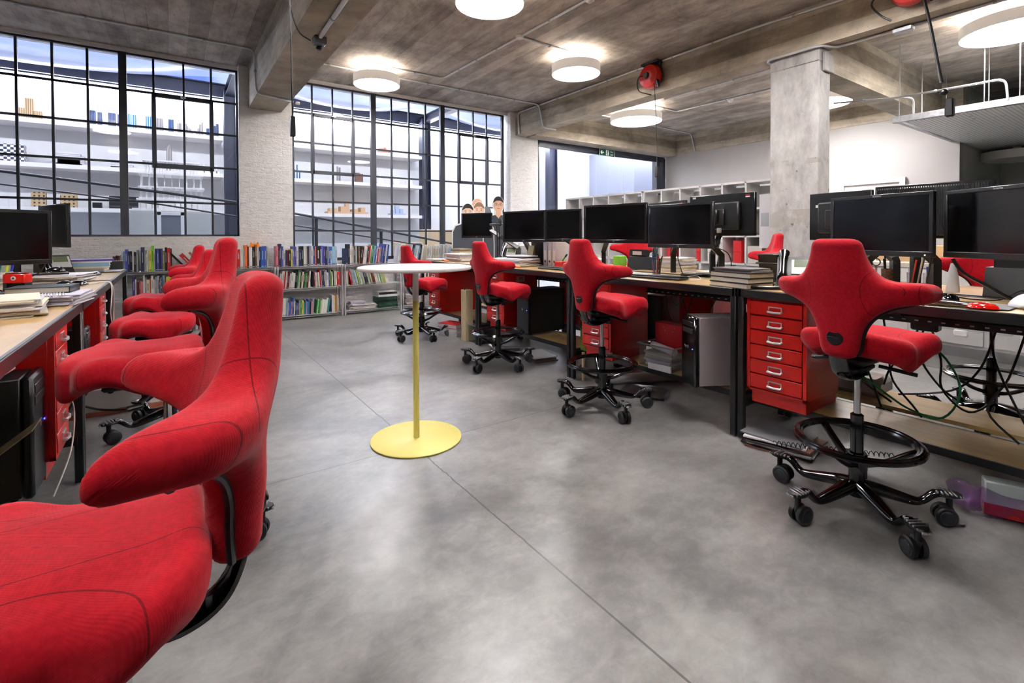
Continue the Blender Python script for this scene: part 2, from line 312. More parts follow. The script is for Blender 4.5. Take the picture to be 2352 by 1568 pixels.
# ---- surface nets on a distance field
def snet(f,lo,hi,h):
    ax=[np.arange(lo[i],hi[i]+h,h) for i in range(3)]; X,Y,Z=np.meshgrid(*ax,indexing='ij'); v=f(X,Y,Z); n=np.array(v.shape); ins=v<0
    cs=ins[:-1,:-1,:-1].astype(int)
    cnt=np.zeros(n-1,int)
    for a in(0,1):
        for b in(0,1):
            for c in(0,1): cnt+=ins[a:n[0]-1+a,b:n[1]-1+b,c:n[2]-1+c]
    act=(cnt>0)&(cnt<8); idx=-np.ones(n-1,int); idx[act]=np.arange(act.sum()); I=np.argwhere(act); acc=np.zeros((len(I),3)); w=np.zeros(len(I))
    for a in range(3):
        o=[i for i in range(3) if i!=a]
        for u in(0,1):
            for t in(0,1):
                s=I.copy(); s[:,o[0]]+=u; s[:,o[1]]+=t; e=s.copy(); e[:,a]+=1
                v0=v[tuple(s.T)]; v1=v[tuple(e.T)]; k=(v0<0)!=(v1<0); tt=np.where(k,v0/np.where(k,v0-v1,1),0)
                p=s.astype(float); p[:,a]+=tt; acc+=p*k[:,None]; w+=k
    V=acc/w[:,None]*h+np.array(lo); F=[]
    for a in range(3):
        b,c=(a+1)%3,(a+2)%3
        s0=[slice(None)]*3; s1=[slice(None)]*3; s0[a]=slice(0,-1); s1[a]=slice(1,None); A=ins[tuple(s0)]; B=ins[tuple(s1)]; E=np.argwhere(A!=B)
        E=E[(E[:,b]>0)&(E[:,c]>0)&(E[:,b]<n[b]-1)&(E[:,c]<n[c]-1)]; sg=A[tuple(E.T)]
        def cell(db,dc): q=E.copy(); q[:,b]+=db; q[:,c]+=dc; return idx[tuple(q.T)]
        q=np.stack([cell(-1,-1),cell(0,-1),cell(0,0),cell(-1,0)],1); q=np.where(sg[:,None],q,q[:,::-1]); F.append(q)
    return V,np.concatenate(F)
def nmesh(name,V,F,m):
    me=bpy.data.meshes.new(name); me.from_pydata(V.tolist(),[],F.tolist()); me.materials.append(m); me.polygons.foreach_set('use_smooth',[True]*len(F)); me.update(); return me
def catmull(p,k=5,closed=True):
    p=np.array(p,float); n=len(p); out=[]
    for i in range(n):
        a,b,c,d=p[i-1],p[i],p[(i+1)%n],p[(i+2)%n]
        for j in range(k):
            t=j/k; out.append(.5*((2*b)+(-a+c)*t+(2*a-5*b+4*c-d)*t*t+(-a+3*b-3*c+d)*t**3))
    return np.array(out)
def polysdf(poly,U,Vv):
    d=np.full(U.shape,1e9); s=np.ones(U.shape); n=len(poly)
    for i in range(n):
        a=poly[i]; b=poly[i-1]; ex,ey=b[0]-a[0],b[1]-a[1]; wx,wy=U-a[0],Vv-a[1]; t=np.clip((wx*ex+wy*ey)/(ex*ex+ey*ey+1e-12),0,1)
        d=np.minimum(d,(wx-ex*t)**2+(wy-ey*t)**2); c1=Vv>=a[1]; c2=Vv<b[1]; c3=ex*wy>ey*wx; m=(c1&c2&c3)|(~c1&~c2&~c3); s=np.where(m,-s,s)
    return s*np.sqrt(d)
def mirror(half,ax): # half outline given on the + side -> full closed outline
    q=[tuple(p) for p in half]; r=[]
    for p in reversed(half):
        if abs(p[ax])>1e-6:
            l=list(p); l[ax]=-l[ax]; r.append(tuple(l))
    return q+r

# ================= saddle chair =================
BACK=mirror([(0,0),(.05,0),(.075,-.004),(.092,-.018),(.099,-.045),(.109,-.085),(.125,-.125),(.148,-.156),(.18,-.172),(.21,-.176),(.25,-.177),(.278,-.183),(.292,-.198),(.296,-.218),(.291,-.240),(.272,-.256),(.235,-.263),(.19,-.276),(.15,-.297),(.116,-.328),(.094,-.367),(.081,-.412),(.075,-.455),(.063,-.490),(.04,-.505),(0,-.508)],0)
BACKP=catmull(BACK,3)
def back_xc(a,z): return .122*np.clip(a/.28,0,1.2)**1.9 -.05*np.clip(1+z/.42,0,1.1)+.012*np.exp(-((z+.28)/.08)**2)
def back_h(a,z): return .036+.012*ease(.02,.22,-z)-.006*ease(.36,.49,-z)+.032*ease(.10,.25,a)*np.exp(-((z+.22)/.14)**2)
def back_f(X,Y,Z):
    d2=polysdf(BACKP,Y[0],Z[0])[None]; a=np.abs(Y); h=back_h(a,Z); r=np.minimum(.034,h*.92)
    q1=d2+r; q2=np.abs(X-back_xc(a,Z))-(h-r); return np.minimum(np.maximum(q1,q2),0)+np.hypot(np.maximum(q1,0),np.maximum(q2,0))-r
V,F=snet(back_f,(-.13,-.35,-.52),(.22,.35,.03),.0075); ME_back=nmesh('backrest',V,F,M_back)
SEAT=mirror([(-.125,0),(-.125,.06),(-.12,.12),(-.105,.17),(-.075,.208),(-.035,.224),(0,.216),(.04,.200),(.08,.204),(.12,.222),(.165,.236),(.21,.232),(.243,.208),(.258,.17),(.268,.135),(.290,.115),(.310,.08),(.318,.04),(.320,0)],1)
SEATP=catmull(SEAT,3)
def seat_f(X,Y,Z):
    d2=polysdf(SEATP,X[:,:,0],Y[:,:,0])[:,:,None]; a=np.abs(Y); waist=np.exp(-((X-.045)/.065)**2)*ease(.09,.2,a)
    top=-.006-.010*ease(.05,.2,a)-.014*waist-.022*ease(.17,.32,X)**1.3+.010*ease(-.03,-.12,X)+.01*ease(.12,.22,a)*np.exp(-((X-.17)/.06)**2)
    th=.108+.034*waist+.045*ease(.19,.30,X)*ease(.2,.1,a)-.012*ease(.14,.2,a)*np.exp(-((X-.19)/.06)**2)-.02*ease(.15,.2,a)*np.exp(-((X+.07)/.06)**2)
    h=th/2; xc=top-h; r=np.minimum(.042,h*.93); q1=d2+r; q2=np.abs(Z-xc)-(h-r)
    return np.minimum(np.maximum(q1,q2),0)+np.hypot(np.maximum(q1,0),np.maximum(q2,0))-r
V,F=snet(seat_f,(-.2,-.27,-.30),(.35,.27,.05),.0075); ME_seat=nmesh('seat',V,F,M_seat)
# black shell edge that runs under the wings and down the stem
def trim_mesh():
    mb=MB()
    for sg in(1,-1):
        pts=[]
        for u,w in catmull([(.25,-.26),(.225,-.265),(.19,-.277),(.15,-.298),(.117,-.329),(.095,-.367),(.082,-.412),(.076,-.455),(.064,-.490),(.052,-.501)],4)[:-7]:
            pts.append((float(back_xc(abs(u),w))+.004,sg*(u+.0005),w-.0015))
        mb.tube(pts,.0075,8,flat=(1,1))
    return mb.mesh('shell_edge',M_black)
ME_trim=trim_mesh()
mb=MB(); mb.lathe([(0,-.004),(.029,-.004),(.033,0),(.033,.010)],axis='x'); mb.box((-.006,0,0),(.006,.05,.010),b=.002,mi=0); ME_knob=mb.mesh('adjustment_knob',M_black)
mb=MB(); 
pts=catmull([(-.17,0,.02),(-.17,0,.02),(-.178,0,-.03),(-.172,0,-.085),(-.14,0,-.14),(-.08,0,-.165),(0,0,-.155),(.02,0,-.15),(.02,0,-.15)],5)[5:-12]
mb.tube([tuple(p) for p in pts],[.021]*len(pts),10,flat=(.62,1.75)); ME_brk=mb.mesh('back_arm',M_blackg)
mb=MB(); mb.box((.02,0,-.125),(.26,.15,.05),b=.02); mb.box((.0,0,-.165),(.13,.10,.05),b=.02); mb.box((.13,0,-.14),(.12,.2,.02),b=.008); mb.box((-.06,0,-.17),(.1,.07,.04),b=.015)
mb.cyl((.03,.09,-.15),(.08,.21,-.18),.008,.011,10); mb.box((.09,.225,-.182),(.05,.028,.014),rz=.4,b=.005); mb.cyl((0,-.08,-.15),(.05,-.2,-.17),.008,.009,10); mb.cyl((.06,0,-.16),(.06,0,-.215),.026,.02,14)
ME_mech=mb.mesh('tilt_mechanism',M_black)
mb=MB(); mb.cyl((0,0,-.36),(0,0,-.14),.0135,n=18); ME_gas=mb.mesh('gas_spring',M_chrome)
mb=MB(); mb.cyl((0,0,.07),(0,0,.25),.034,.030,20); mb.cyl((0,0,.25),(0,0,.43),.0255,.0255,20); mb.cyl((0,0,.43),(0,0,.437),.0255,.016,20); mb.cyl((0,0,.245),(0,0,.262),.037,.037,20); ME_hub=mb.mesh('hub',M_blackg)
# spoke with gooseneck end
mb=MB()
pts=[(.0,0,.118),(.06,0,.112),(.15,0,.092),(.215,0,.080),(.245,0,.090),(.275,0,.118),(.30,0,.128),(.335,0,.122),(.36,0,.112)]; rr=[.036,.034,.030,.025,.019,.018,.020,.020,.013]
pp=catmull(pts,4)[:-7]; r2=np.interp(np.linspace(0,8,len(pp)),range(9),rr); mb.tube([tuple(p) for p in pp],list(r2),12,flat=(.8,1.0)); ME_leg=mb.mesh('leg',M_blackg)
mb=MB(); 
for i in range(7): a=-.045+i*.015; w=.030*math.sqrt(max(.15,1-(a/.056)**2)); mb.box((.333+a,0,.1375-.0025*((a+.02)/.03)**2),(.0075,2*w,.009),b=.0015,mi=1)
mb2=MB(); mb2.lathe([(0,-.006),(.030,-.006),(.033,0),(.030,.008),(0,.010)],(0,0,0),20)
mb2.v=[(x*1.5+.333,y*1.0,z+.127) for x,y,z in mb2.v]; mb2.add(mb.v,mb.f,1); ME_pad=mb2.mesh('foot_pad',[M_black,M_grip])
mb=MB(); mb.cyl((.335,0,.075),(.335,0,.125),.012,.013,12); mb.box((.325,0,.062),(.055,.03,.045),b=.014,ry=.3); ME_cas=mb.mesh('caster',M_black)
mb=MB()
for sg in(-1,1): mb.lathe([(0,sg*.010),(.026,sg*.010),(.038,sg*.009)]+[(.040,sg*.017),(.040,sg*.027),(.034,sg*.032),(.0,sg*.032)],(.318,0,.040),22,axis='y')
mb.cyl((.318,-.014,.036),(.318,.014,.036),.02,n=12)
for sg in(-1,1): mb.lathe([(0,sg*.0325),(.026,sg*.0325),(.025,sg*.034),(0,sg*.034)],(.318,0,.040),20,axis='y',mi=1)
ME_whl=mb.mesh('wheel',[M_rub,mat('caster_cap','2a2b31',.25)])
mb=MB(); RR=.225
for k in range(3): mb.tube([(RR*1.06*math.cos(2*PI*i/48),RR*math.sin(2*PI*i/48),.318+(.004 if k==1 else 0)) if k==1 else ((RR+(k-1)*.011)*1.06*math.cos(2*PI*i/48),(RR+(k-1)*.011)*math.sin(2*PI*i/48),.315) for i in range(48)],.0105,8,closed=True)
ME_ring=mb.mesh('foot_ring',M_blackg)
mb=MB(); mb.cyl((0,0,.19),(0,0,.255),.041,.041,20)
for th in(40,160,280):
    a=R(th); pts=catmull([(0,0,.2),(.03*math.cos(a),.03*math.sin(a),.21),(.10*math.cos(a),.10*math.sin(a),.235),(.18*math.cos(a),.18*math.sin(a),.285),(.228*math.cos(a),.218*math.sin(a),.307),(.23*math.cos(a),.22*math.sin(a),.31)],4)[3:-8]
    mb.tube([tuple(p) for p in pts],.0155,10,flat=(.8,1.2))
mb.cyl((-.045,0,.2),(-.07,0,.2),.012,.018,12); ME_rarm=mb.mesh('ring_bracket',M_blackg)
def chair(label,x,y,face,zt,boff,recline=0,ring=0,rz_=0):
    r=thing('saddle_chair',label,'chair',(x,y,0),R(face),'red saddle chairs at the desks')
    link('seat',ME_seat,r,(0,0,zt-.40)); b=link('backrest',ME_back,r,(-.165,0,zt),rot=(0,R(recline),0)); link('shell_edge',ME_trim,b); link('adjustment_knob',ME_knob,b,(-.044,0,-.418))
    link('back_arm',ME_brk,r,(0,0,zt-.44)); link('tilt_mechanism',ME_mech,r,(0,0,zt-.40)); link('gas_spring',ME_gas,r,(0,0,zt-.435)); link('hub',ME_hub,r); link('foot_ring',ME_ring,r,(.0,0,rz_),R(ring)); link('ring_bracket',ME_rarm,r,(0,0,rz_),rz=R(ring+20))
    for k in range(5):
        l=link('leg',ME_leg,r,rz=R(boff-face+72*k)); link('foot_pad',ME_pad,l); c=link('caster',ME_cas,r,rz=R(boff-face+72*k)); link('wheel',ME_whl,c)
    return r
CH=[('red saddle chair nearest the lens at bottom left, seat cut off by the frame',-.075,1.02,180,1.165,20,0,0,-.13),
('red saddle chair second from the front at the left desks, behind the nearest one',-.02,2.33,180,1.23,50),
('red saddle chair third along the left desks, half hidden behind a taller backrest',.0,3.84,180,1.15,198),
('red saddle chair farthest along the left desks, in front of the tipped books',-.01,5.02,180,1.165,10),
('large red saddle chair seen from behind beside the red drawers at right',2.5,.893,-3,1.215,18),
('red saddle chair in front of the green screen box and third desk post',2.528,2.493,-4,1.21,35.5),
('red saddle chair at the right desks beside the sheet marked 95',2.55,3.89,-2,1.185,57),
('red saddle chair farthest down the right desks, behind the bar table stem',2.49,5.49,0,1.13,54),
('red saddle chair on the far side of the right desks, against the concrete column',4.62,2.52,128,1.25,30),
('red saddle chair beyond the right desks, only wings showing under the middle screens',4.75,4.15,208,1.30,10),
('red saddle chair beyond the right desks, behind the letter tray at the right edge',4.34,.80,192,1.25,40)]
for c in CH: chair(*c)
# ================= room shell =================
CZ=3.72; WY=8.06; RX=10.5
fl=P('floor',MB().box((3.6,1.5,-.06),(19.4,13.2,.12)),M_floor); struct(fl)
c=P('ceiling',MB().box((3.6,1.6,CZ+.1),(19.4,13.2,.2)),M_ceil); struct(c)
def bm_(x0,x1,y0,y1,z0): return P('beam',MB().box(((x0+x1)/2,(y0+y1)/2,(z0+CZ)/2),(x1-x0,y1-y0,CZ-z0)),M_beam,c)
bm_(.945,1.385,-5,WY,3.115); bm_(5.73,6.0,-5,WY,3.27); bm_(6.0,RX,2.565,2.9,3.136); bm_(6.0,RX,7.74,WY,3.25); bm_(RX-.02,RX+.28,2.3,7.74,3.27)
bm_(-3.5,-3.06,-5,WY,3.115)
# window wall: painted brick
wb=MB(); T0,T1=WY,8.40
def wseg(mb,x0,x1,z0,z1,y0=T0,y1=T1): mb.box(((x0+x1)/2,(y0+y1)/2,(z0+z1)/2),(x1-x0,y1-y0,z1-z0))
wseg(wb,-6,-3.5,0,CZ); wseg(wb,-3.5,.822,0,1.245); wseg(wb,.822,1.535,0,CZ); wseg(wb,1.535,5.60,0,.84); wseg(wb,5.60,6.30,0,CZ)
wseg(wb,-3.5,.822,3.665,CZ,8.16); wseg(wb,1.535,5.60,3.665,CZ,8.16); wseg(wb,10.45,13,0,CZ); wseg(wb,6.30,10.45,3.25,CZ)
w=P('wall_back',wb,M_brick,ang=25); struct(w)
# the bays of shallower brickwork under window 1 keep a raised border
struct(P('wall_left',MB().box((-6.1,1.5,1.86),(.2,13.2,3.72)),M_wall)); struct(P('wall_rear',MB().box((3.6,-5.1,1.86),(19.4,.2,3.72)),M_wall))
wr=MB(); wr.box((RX+.1,5.2,1.64),(.2,5.72,3.28)); struct(P('wall_right',wr,M_wall))
struct(P('wall_right_far',MB().box((13.2,1.5,1.86),(.2,13.2,3.72)),M_wgn)); struct(P('wall_side_far',MB().box((11.9,2.44,1.86),(2.4,.2,3.72)),M_wgn))
# door in the right wall
d=MB(); d.box((RX-.012,3.55,1.08),(.02,.86,2.16)); dd=P('door_1',d,mat('grey_door','b5aeab',.5)); struct(dd)
f=MB(); f.box((RX-.03,3.08,1.08),(.05,.08,2.16)); f.box((RX-.03,4.02,1.08),(.05,.08,2.16)); f.box((RX-.03,3.55,2.20),(.055,1.02,.08)); P('door_frame',f,M_wht,dd)
# concrete column
cb=MB(); cb.box((5.885,2.696,1.56),(.27,.52,3.12),b=.006); cb.box((5.883,2.697,3.42),(.276,.528,.60),b=.006); cb.box((5.93,2.42,3.12),(.2,.03,.20),b=.006)
for z in (3.28,3.36): cb.box((5.742,2.70,z),(.012,.53,.010))
tag(P('concrete_column',cb,M_col,ang=30),'square white-washed concrete column with a grey plaster patch, rising among the desks','column',kind='structure')
# steel windows
def window(name,x0,x1,z0,z1,xs,zs,mull,vents,y=8.21):
    fr=MB()
    for x in (x0,x1): fr.box((x,y,(z0+z1)/2),(.05,.05,z1-z0+.05))
    for z in (z0,z1): fr.box(((x0+x1)/2,y,z),(x1-x0,.05,.05))
    for m in mull: fr.box((m,y,(z0+z1)/2),(.085,.07,z1-z0))
    root=P(name,fr,M_winf); struct(root)
    gb=MB()
    for x in xs: gb.box((x,y,(z0+z1)/2),(.026,.035,z1-z0))
    for z in zs: gb.box(((x0+x1)/2,y,z),(x1-x0,.035,.026))
    P('glazing_bars',gb,M_winf,root)
    for v in vents:
        a,b,c_,d_=v; vm=MB(); w_=.05
        for x in(a,b): vm.box((x,y-.02,(c_+d_)/2),(w_,.06,d_-c_+w_))
        for z in(c_,d_): vm.box(((a+b)/2,y-.02,z),(b-a,.06,w_))
        o=P('casement_frame',vm,M_winf,root); h=MB(); h.box(((a+b)/2,y-.07,d_),(.06,.05,.02),b=.004); h.cyl(((a+b)/2,y-.09,d_-.05),((a+b)/2,y-.09,d_+.01),.008,n=8); P('catch',h,M_alu,o)
    P('glass',MB().box(((x0+x1)/2,y+.004,(z0+z1)/2),(x1-x0,.004,z1-z0)),M_glass,root)
    return root
k=1.006
window('window_1',-3.45,.82,1.245,3.665,[-2.8,-2.48,-2.15,-1.83,-1.50,-1.18,-.85,-.173,.165,.49],[1.715,2.228,2.712,3.180],[-.50,-3.13],[(-.173,.49,2.20,3.155)])
window('window_2',1.56,5.50,.84,3.665,[1.858,2.174,2.499,3.172,3.496,3.817,4.50,4.82,5.125],[.88,1.33,1.80,2.262,2.725,3.185],[2.846,4.152],[(1.858,2.499,2.262,3.17),(4.50,5.125,2.262,3.17)])
# glazed opening to the atrium
fr=MB(); fr.box((8.37,8.16,3.20),(4.15,.14,.11)); fr.box((8.37,8.12,3.13),(4.15,.05,.04)); fr.box((10.22,8.16,1.6),(.13,.14,3.2)); fr.box((10.40,8.14,1.6),(.09,.18,3.2)); fr.box((6.33,8.16,1.6),(.06,.14,3.2))
w3=P('window_3',fr,M_winf); struct(w3)
P('glass',MB().box((8.3,8.17,1.6),(3.85,.01,3.1)),M_glass,w3)
# fire exit sign on the head of the opening
sg=thing('exit_sign','green fire exit sign with white arrow and running figure above the glazed opening','sign',(8.30,8.03,3.155))
P('panel',MB().box((0,0,0),(.50,.012,.165),b=.003),mat('sign_green','0d4a36',.4),sg)
wt=mat('sign_white','f4f6f2',.5); 
b=MB()
for z in(-.078,.078): b.box((0,-.008,z),(.49,.004,.006))
for x in(-.243,.243): b.box((x,-.008,0),(.006,.004,.16))
P('border',b,wt,sg)
a=MB(); a.prism([(-.215,0),(-.165,.05),(-.150,.036),(-.172,.012),(-.105,.012),(-.105,-.012),(-.172,-.012),(-.150,-.036),(-.165,-.05)],.007,.010,'xz'); P('arrow',a,wt,sg)
b=MB(); b.box((.01,-.009,0),(.09,.004,.12)); P('doorway_pictogram',b,wt,sg); b=MB(); gr=mat('sign_green','0d4a36',.4); b.cyl((.02,-.0125,.042),(.02,-.014,.042),.012,n=12)
for p,q,r_ in (((.015,.028),(-.005,-.01),.010),((-.005,-.01),(.02,-.03),.007),((.02,-.03),(.012,-.055),.006),((-.005,-.01),(-.028,-.03),.007),((.012,.024),(.035,.01),.005),((.01,.024),(-.02,.012),.005)): b.cyl((p[0],-.013,p[1]),(q[0],-.013,q[1]),r_,n=8)
P('running_figure',b,gr,sg); text('lettering','Fire',.062,wt,sg,(.155,-.008,.032),(PI/2,0,0)); text('lettering','exit',.062,wt,sg,(.155,-.008,-.034),(PI/2,0,0))

# ================= atrium beyond the windows =================
AY=11.1
struct(P('floor_atrium',MB().box((5,9.85,-.06),(24,2.9,.12)),mat('atrium_floor','b9b7b4',.5))); struct(P('wall_atrium',MB().box((4.5,AY+.1,2.1),(23,.2,4.2)),mat('atrium_wall_white','d6d5d4',.8)))
st=MB()
st.box((4.5,AY-.12,4.02),(23,.22,.30)); st.box((4.5,8.52,4.05),(23,.2,.34))
for z in(3.9,4.14): st.box((4.5,AY-.16,z),(23,.30,.02))
sb=P('trim_1',st,M_navy); struct(sb)
for x,w_ in((-4.7,.18),(.94,.19),(4.95,.2),(8.83,.27)):
    b=MB(); b.box((x,AY-.42,2.0),(w_,.02,4.0)); b.box((x-w_/2,AY-.42,2.0),(.016,.2,4.0)); b.box((x+w_/2,AY-.42,2.0),(.016,.2,4.0)); b.box((x,9.75,4.06),(.16,2.5,.02)); b.box((x,9.75,3.90),(.16,2.5,.02)); b.box((x,9.75,3.98),(.02,2.5,.17)); struct(P('trim_2',b,M_navy))
# skylight pillows
for x0,x1 in((-4.7,.94),(.94,4.95),(4.95,8.83),(8.83,13.0)):
    cx,cy=(x0+x1)/2,9.85; vs=[];fs=[];N=24
    for i in range(N+1):
        for j in range(N+1):
            u,v=-1+2*i/N,-1+2*j/N; vs.append((cx+u*(x1-x0)/2,cy+v*1.22,4.34-.50*(1-u**2)**.8*(1-v**2)**.6))
    for i in range(N):
        for j in range(N): q=i*(N+1)+j; fs.append((q,q+1,q+N+2,q+N+1))
    struct(P('ceiling_skylight',MB().add(vs,fs),M_cush))
t=MB(); t.cyl((-6,AY-.08,3.80),(10,AY-.08,3.80),.024,n=10); tag(P('strip_light',t,M_led),'long white strip light along the top of the atrium wall','light')
t=MB(); t.cyl((-6,8.66,3.84),(12.9,8.66,3.84),.024,n=10); tag(P('strip_light',t,M_led),'unseen strip light added along the window-side beam to brighten the atrium shelves','light')  # added tube, hidden from view, to light the shelves and atrium wall
t=MB(); t.cyl((7.6,10.3,3.86),(9.9,8.9,3.86),.03,n=10); tag(P('strip_light',t,M_led),'slanting strip light seen through the glazed opening','light')
for x0,x1,lb in((-5.0,.82,'left'),(1.10,4.87,'right')):
    for z,nm in((3.11,'top'),(2.42,'middle'),(1.725,'lowest')):
        b=MB(); b.box(((x0+x1)/2,AY-.25,z-.035),(x1-x0,.5,.07)); 
        tag(P('display_shelf',b,mat('shelf_white','e3dedb',.5)),f'{nm} white display shelf on the atrium wall behind the {lb} steel window','shelf','display shelves in the atrium')
# ramp handrails
def rail(pts,lb):
    r=thing('handrail',lb,'handrail',(0,0,0)); m=MB(); m.tube(pts,.02,8); P('rail',m,M_frame,r); return r
r1=rail([(-6,9.0,2.58),(-1.8,9.0,2.10),(.9,9.0,1.79),(4.9,9.0,1.06)],'dark sloping handrail of the ramp seen through both steel windows')
m=MB(); m.tube([(-6,9.0,2.36),(-1.8,9.0,1.93),(-.1,9.0,1.72),(4.9,9.0,.93)],.012,8); P('lower_rail',m,M_frame,r1)
for x,zt_ in((-2.9,2.2),(2.09,1.55),(3.26,1.36),(5.3,1.0)): P('post',MB().box((x,9.0,zt_/2),(.05,.03,zt_)),M_frame,r1)
P('glass_panel',MB().box((-.5,9.0,.95),(9.6,.012,1.3)),M_glass,r1)
# white box room beyond the glazed opening
b=MB(); b.box((11.2,10.2,1.87),(1.0,1.79,3.74),b=.004); 
for y in(9.75,10.3,10.8): b.box((10.698,y,1.87),(.006,.006,3.74),mi=1)
tag(P('partition',b,[mat('partition_white','8c8f9d',.35),mat('joint_grey','a9adb8',.5)]),'pale panelled box beyond the glazed opening','partition',kind='structure')
struct(P('wall_side',MB().box((16,9.9,2.1),(.2,3,4.2)),M_wall))
# architectural models on the shelves
def tower(x,y,z,parts,mats,label,cat='model',group=None):
    mb=MB()
    for dx,w_,dp,h in parts: mb.box((dx,0,h/2),(w_,dp,h),b=0)
    o=P('architectural_model',mb,mats,None,(x,y,z)); tag(o,label,cat,group or 'architectural models on the atrium shelves'); return o
def stripe(name,c1,c2,sc=30):
    m,g=mnew(name,c=c1,rough=.5); x,y,z=g.xyz(); f=g.m('LESS_THAN',g.m('FRACT',g.m('MULTIPLY',x,sc)),.5); g.col(g.mix(f,lin(c1),lin(c2))); return m
def hstripe(name,c1,c2,sc=25):
    m,g=mnew(name,c=c1,rough=.5); x,y,z=g.xyz(); f=g.m('LESS_THAN',g.m('FRACT',g.m('MULTIPLY',z,sc)),.5); g.col(g.mix(f,lin(c1),lin(c2))); return m
ms=stripe('model_blue_fins','1d3a6e','6fa8dc',40); mb_=stripe('model_bright_blue','1f6fb8','a8d0ea',32); mt=stripe('model_tan_fins','8a6a45','c0a57c',40); mc=stripe('model_cream','d9d0be','f2ede2',25); mg=stripe('model_grey_fins','6a6560','b3aea8',45); mn=stripe('model_navy','16233f','3f5f8f',50)
Y0=AY-.28
tower(-1.83,Y0,3.11,[(0,.10,.1,.34),(-.09,.08,.1,.18),(.10,.09,.1,.15)],mt,'brown stepped tower model at the left end of the top shelf')
tower(-1.36,Y0,3.11,[(-.07,.10,.1,.27),(.09,.09,.1,.26)],mc,'pair of cream slab tower models on the top shelf')
tower(-1.04,Y0,3.11,[(-.03,.09,.1,.26),(.07,.06,.1,.24)],mn,'dark blue twin tower model on the top shelf')
tower(-.76,Y0,3.11,[(-.05,.10,.1,.25),(.05,.05,.1,.24)],mn,'navy finned tower model beside the bright blue one')
tower(-.57,Y0,3.11,[(-.04,.12,.1,.27),(.06,.06,.1,.26)],mb_,'bright blue tower model on the top shelf')
tower(-.30,Y0,3.11,[(0,.09,.1,.26)],mb_,'bright blue slim tower model right of the window mullion')
tower(-.15,Y0,3.11,[(0,.12,.1,.25)],mg,'grey-brown finned tower model right of the window mullion')
tower(.02,Y0,3.11,[(0,.08,.1,.25)],mn,'dark slim tower model inside the opening casement')
tower(.15,Y0,3.11,[(0,.07,.1,.20)],mg,'short grey slab model inside the opening casement')
tower(.30,Y0,3.11,[(-.05,.03,.1,.20),(-.02,.03,.1,.16),(.01,.03,.1,.12),(.04,.03,.1,.08)],mg,'grey stepped model descending to the right')
tower(.46,Y0,3.11,[(-.05,.03,.1,.08),(-.02,.03,.1,.14),(.01,.03,.1,.22),(.04,.03,.1,.26)],mg,'grey stepped model rising to the right')
tower(.66,Y0,3.11,[(-.07,.05,.1,.16),(-.02,.05,.1,.28),(.03,.05,.1,.22),(.08,.04,.1,.26)],mn,'cluster of jagged dark tower models at the right end')
ck,g=mnew('model_checker',c='e8e6e8',rough=.5); cx_=g.t.nodes.new('ShaderNodeTexChecker'); g.t.links.new(g.o,cx_.inputs[0]); cx_.inputs['Scale'].default_value=26; cx_.inputs[1].default_value=lin('e9e7ea'); cx_.inputs[2].default_value=lin('2a2f45'); g.col(cx_.outputs[0])
tower(-2.12,Y0,2.42,[(0,.46,.16,.28)],ck,'black and white chequered block model on the middle shelf')
tower(-1.35,Y0,2.42,[(0,.44,.2,.03),(-.01,.34,.18,.10),(0,.30,.2,.13),(0,.36,.16,.16),(-.02,.3,.2,.20)],hstripe('model_pale_floors','d5cfd0','a59fa3',40),'pale layered low-rise model on the middle shelf')
tower(-.68,Y0,2.42,[(0,.40,.2,.03),(0,.30,.18,.07),(-.05,.20,.2,.12)],hstripe('model_pale_floors','d5cfd0','a59fa3',40),'pale flat layered model, right one on the middle shelf')
tower(-.02,Y0,2.42,[(-.02,.03,.03,.44),(.01,.03,.03,.48),(.04,.025,.03,.42)],mg,'thin dark bundled tower model on the middle shelf')
tower(.52,Y0,2.42,[(.0,.5,.02,.06),(-.2,.02,.02,.16),(-.1,.02,.02,.12),(0,.02,.02,.17),(.1,.02,.02,.13),(.2,.02,.02,.17)],M_whtl,'white spiky model on the middle shelf')
wd,g=mnew('model_timber_windows',c='b79a70',rough=.6); x,y,z=g.xyz(); f=g.m('MULTIPLY',g.m('LESS_THAN',g.m('FRACT',g.m('MULTIPLY',x,18)),.4),g.m('LESS_THAN',g.m('FRACT',g.m('MULTIPLY',z,18)),.5)); g.col(g.mix(f,lin('b79a70'),lin('2d2822')))
tower(-1.74,Y0,1.725,[(0,.17,.12,.24)],wd,'timber block model with small windows, left of two')
tower(-1.38,Y0,1.725,[(0,.20,.12,.22)],wd,'timber block model with small windows, right of two')
tower(-1.02,Y0,1.725,[(0,.12,.12,.10)],M_black,'small black block model on the lowest shelf')
tower(-.66,Y0,1.725,[(0,.40,.2,.02),(0,.38,.18,.10),(-.02,.36,.16,.19),(0,.4,.2,.215)],hstripe('model_black_floors','0c0c0e','3a3a40',9),'black horizontal slab model on the lowest shelf')
tower(1.86,Y0,3.11,[(-.08,.05,.1,.16),(.02,.03,.1,.10),(.1,.05,.1,.13)],mg,'small grey model at the left end of the top shelf, second window')
tower(4.0,Y0,3.11,[(0,.36,.16,.05),(-.06,.12,.1,.12),(.08,.14,.1,.1),(.02,.05,.1,.15)],mat('model_copper','a0705f',.6),'copper-coloured house model on the top shelf')
tower(4.5,Y0,3.11,[(-.06,.10,.1,.16),(.06,.08,.1,.20)],mc,'cream angular model at the right end of the top shelf')
tower(2.15,Y0,2.42,[(-.05,.02,.05,.2),(0,.02,.05,.3),(.05,.02,.05,.16)],ms,'blue frame model on the middle shelf, second window')
tower(2.98,Y0,2.42,[(-.02,.03,.04,.33),(.03,.03,.04,.31)],mg,'tall thin twin grey tower model on the middle shelf')
tower(3.42,Y0,2.42,[(0,.16,.12,.2),(-.03,.08,.1,.22)],mat('model_walnut','6b4a3c',.6),'walnut brown block model on the middle shelf')
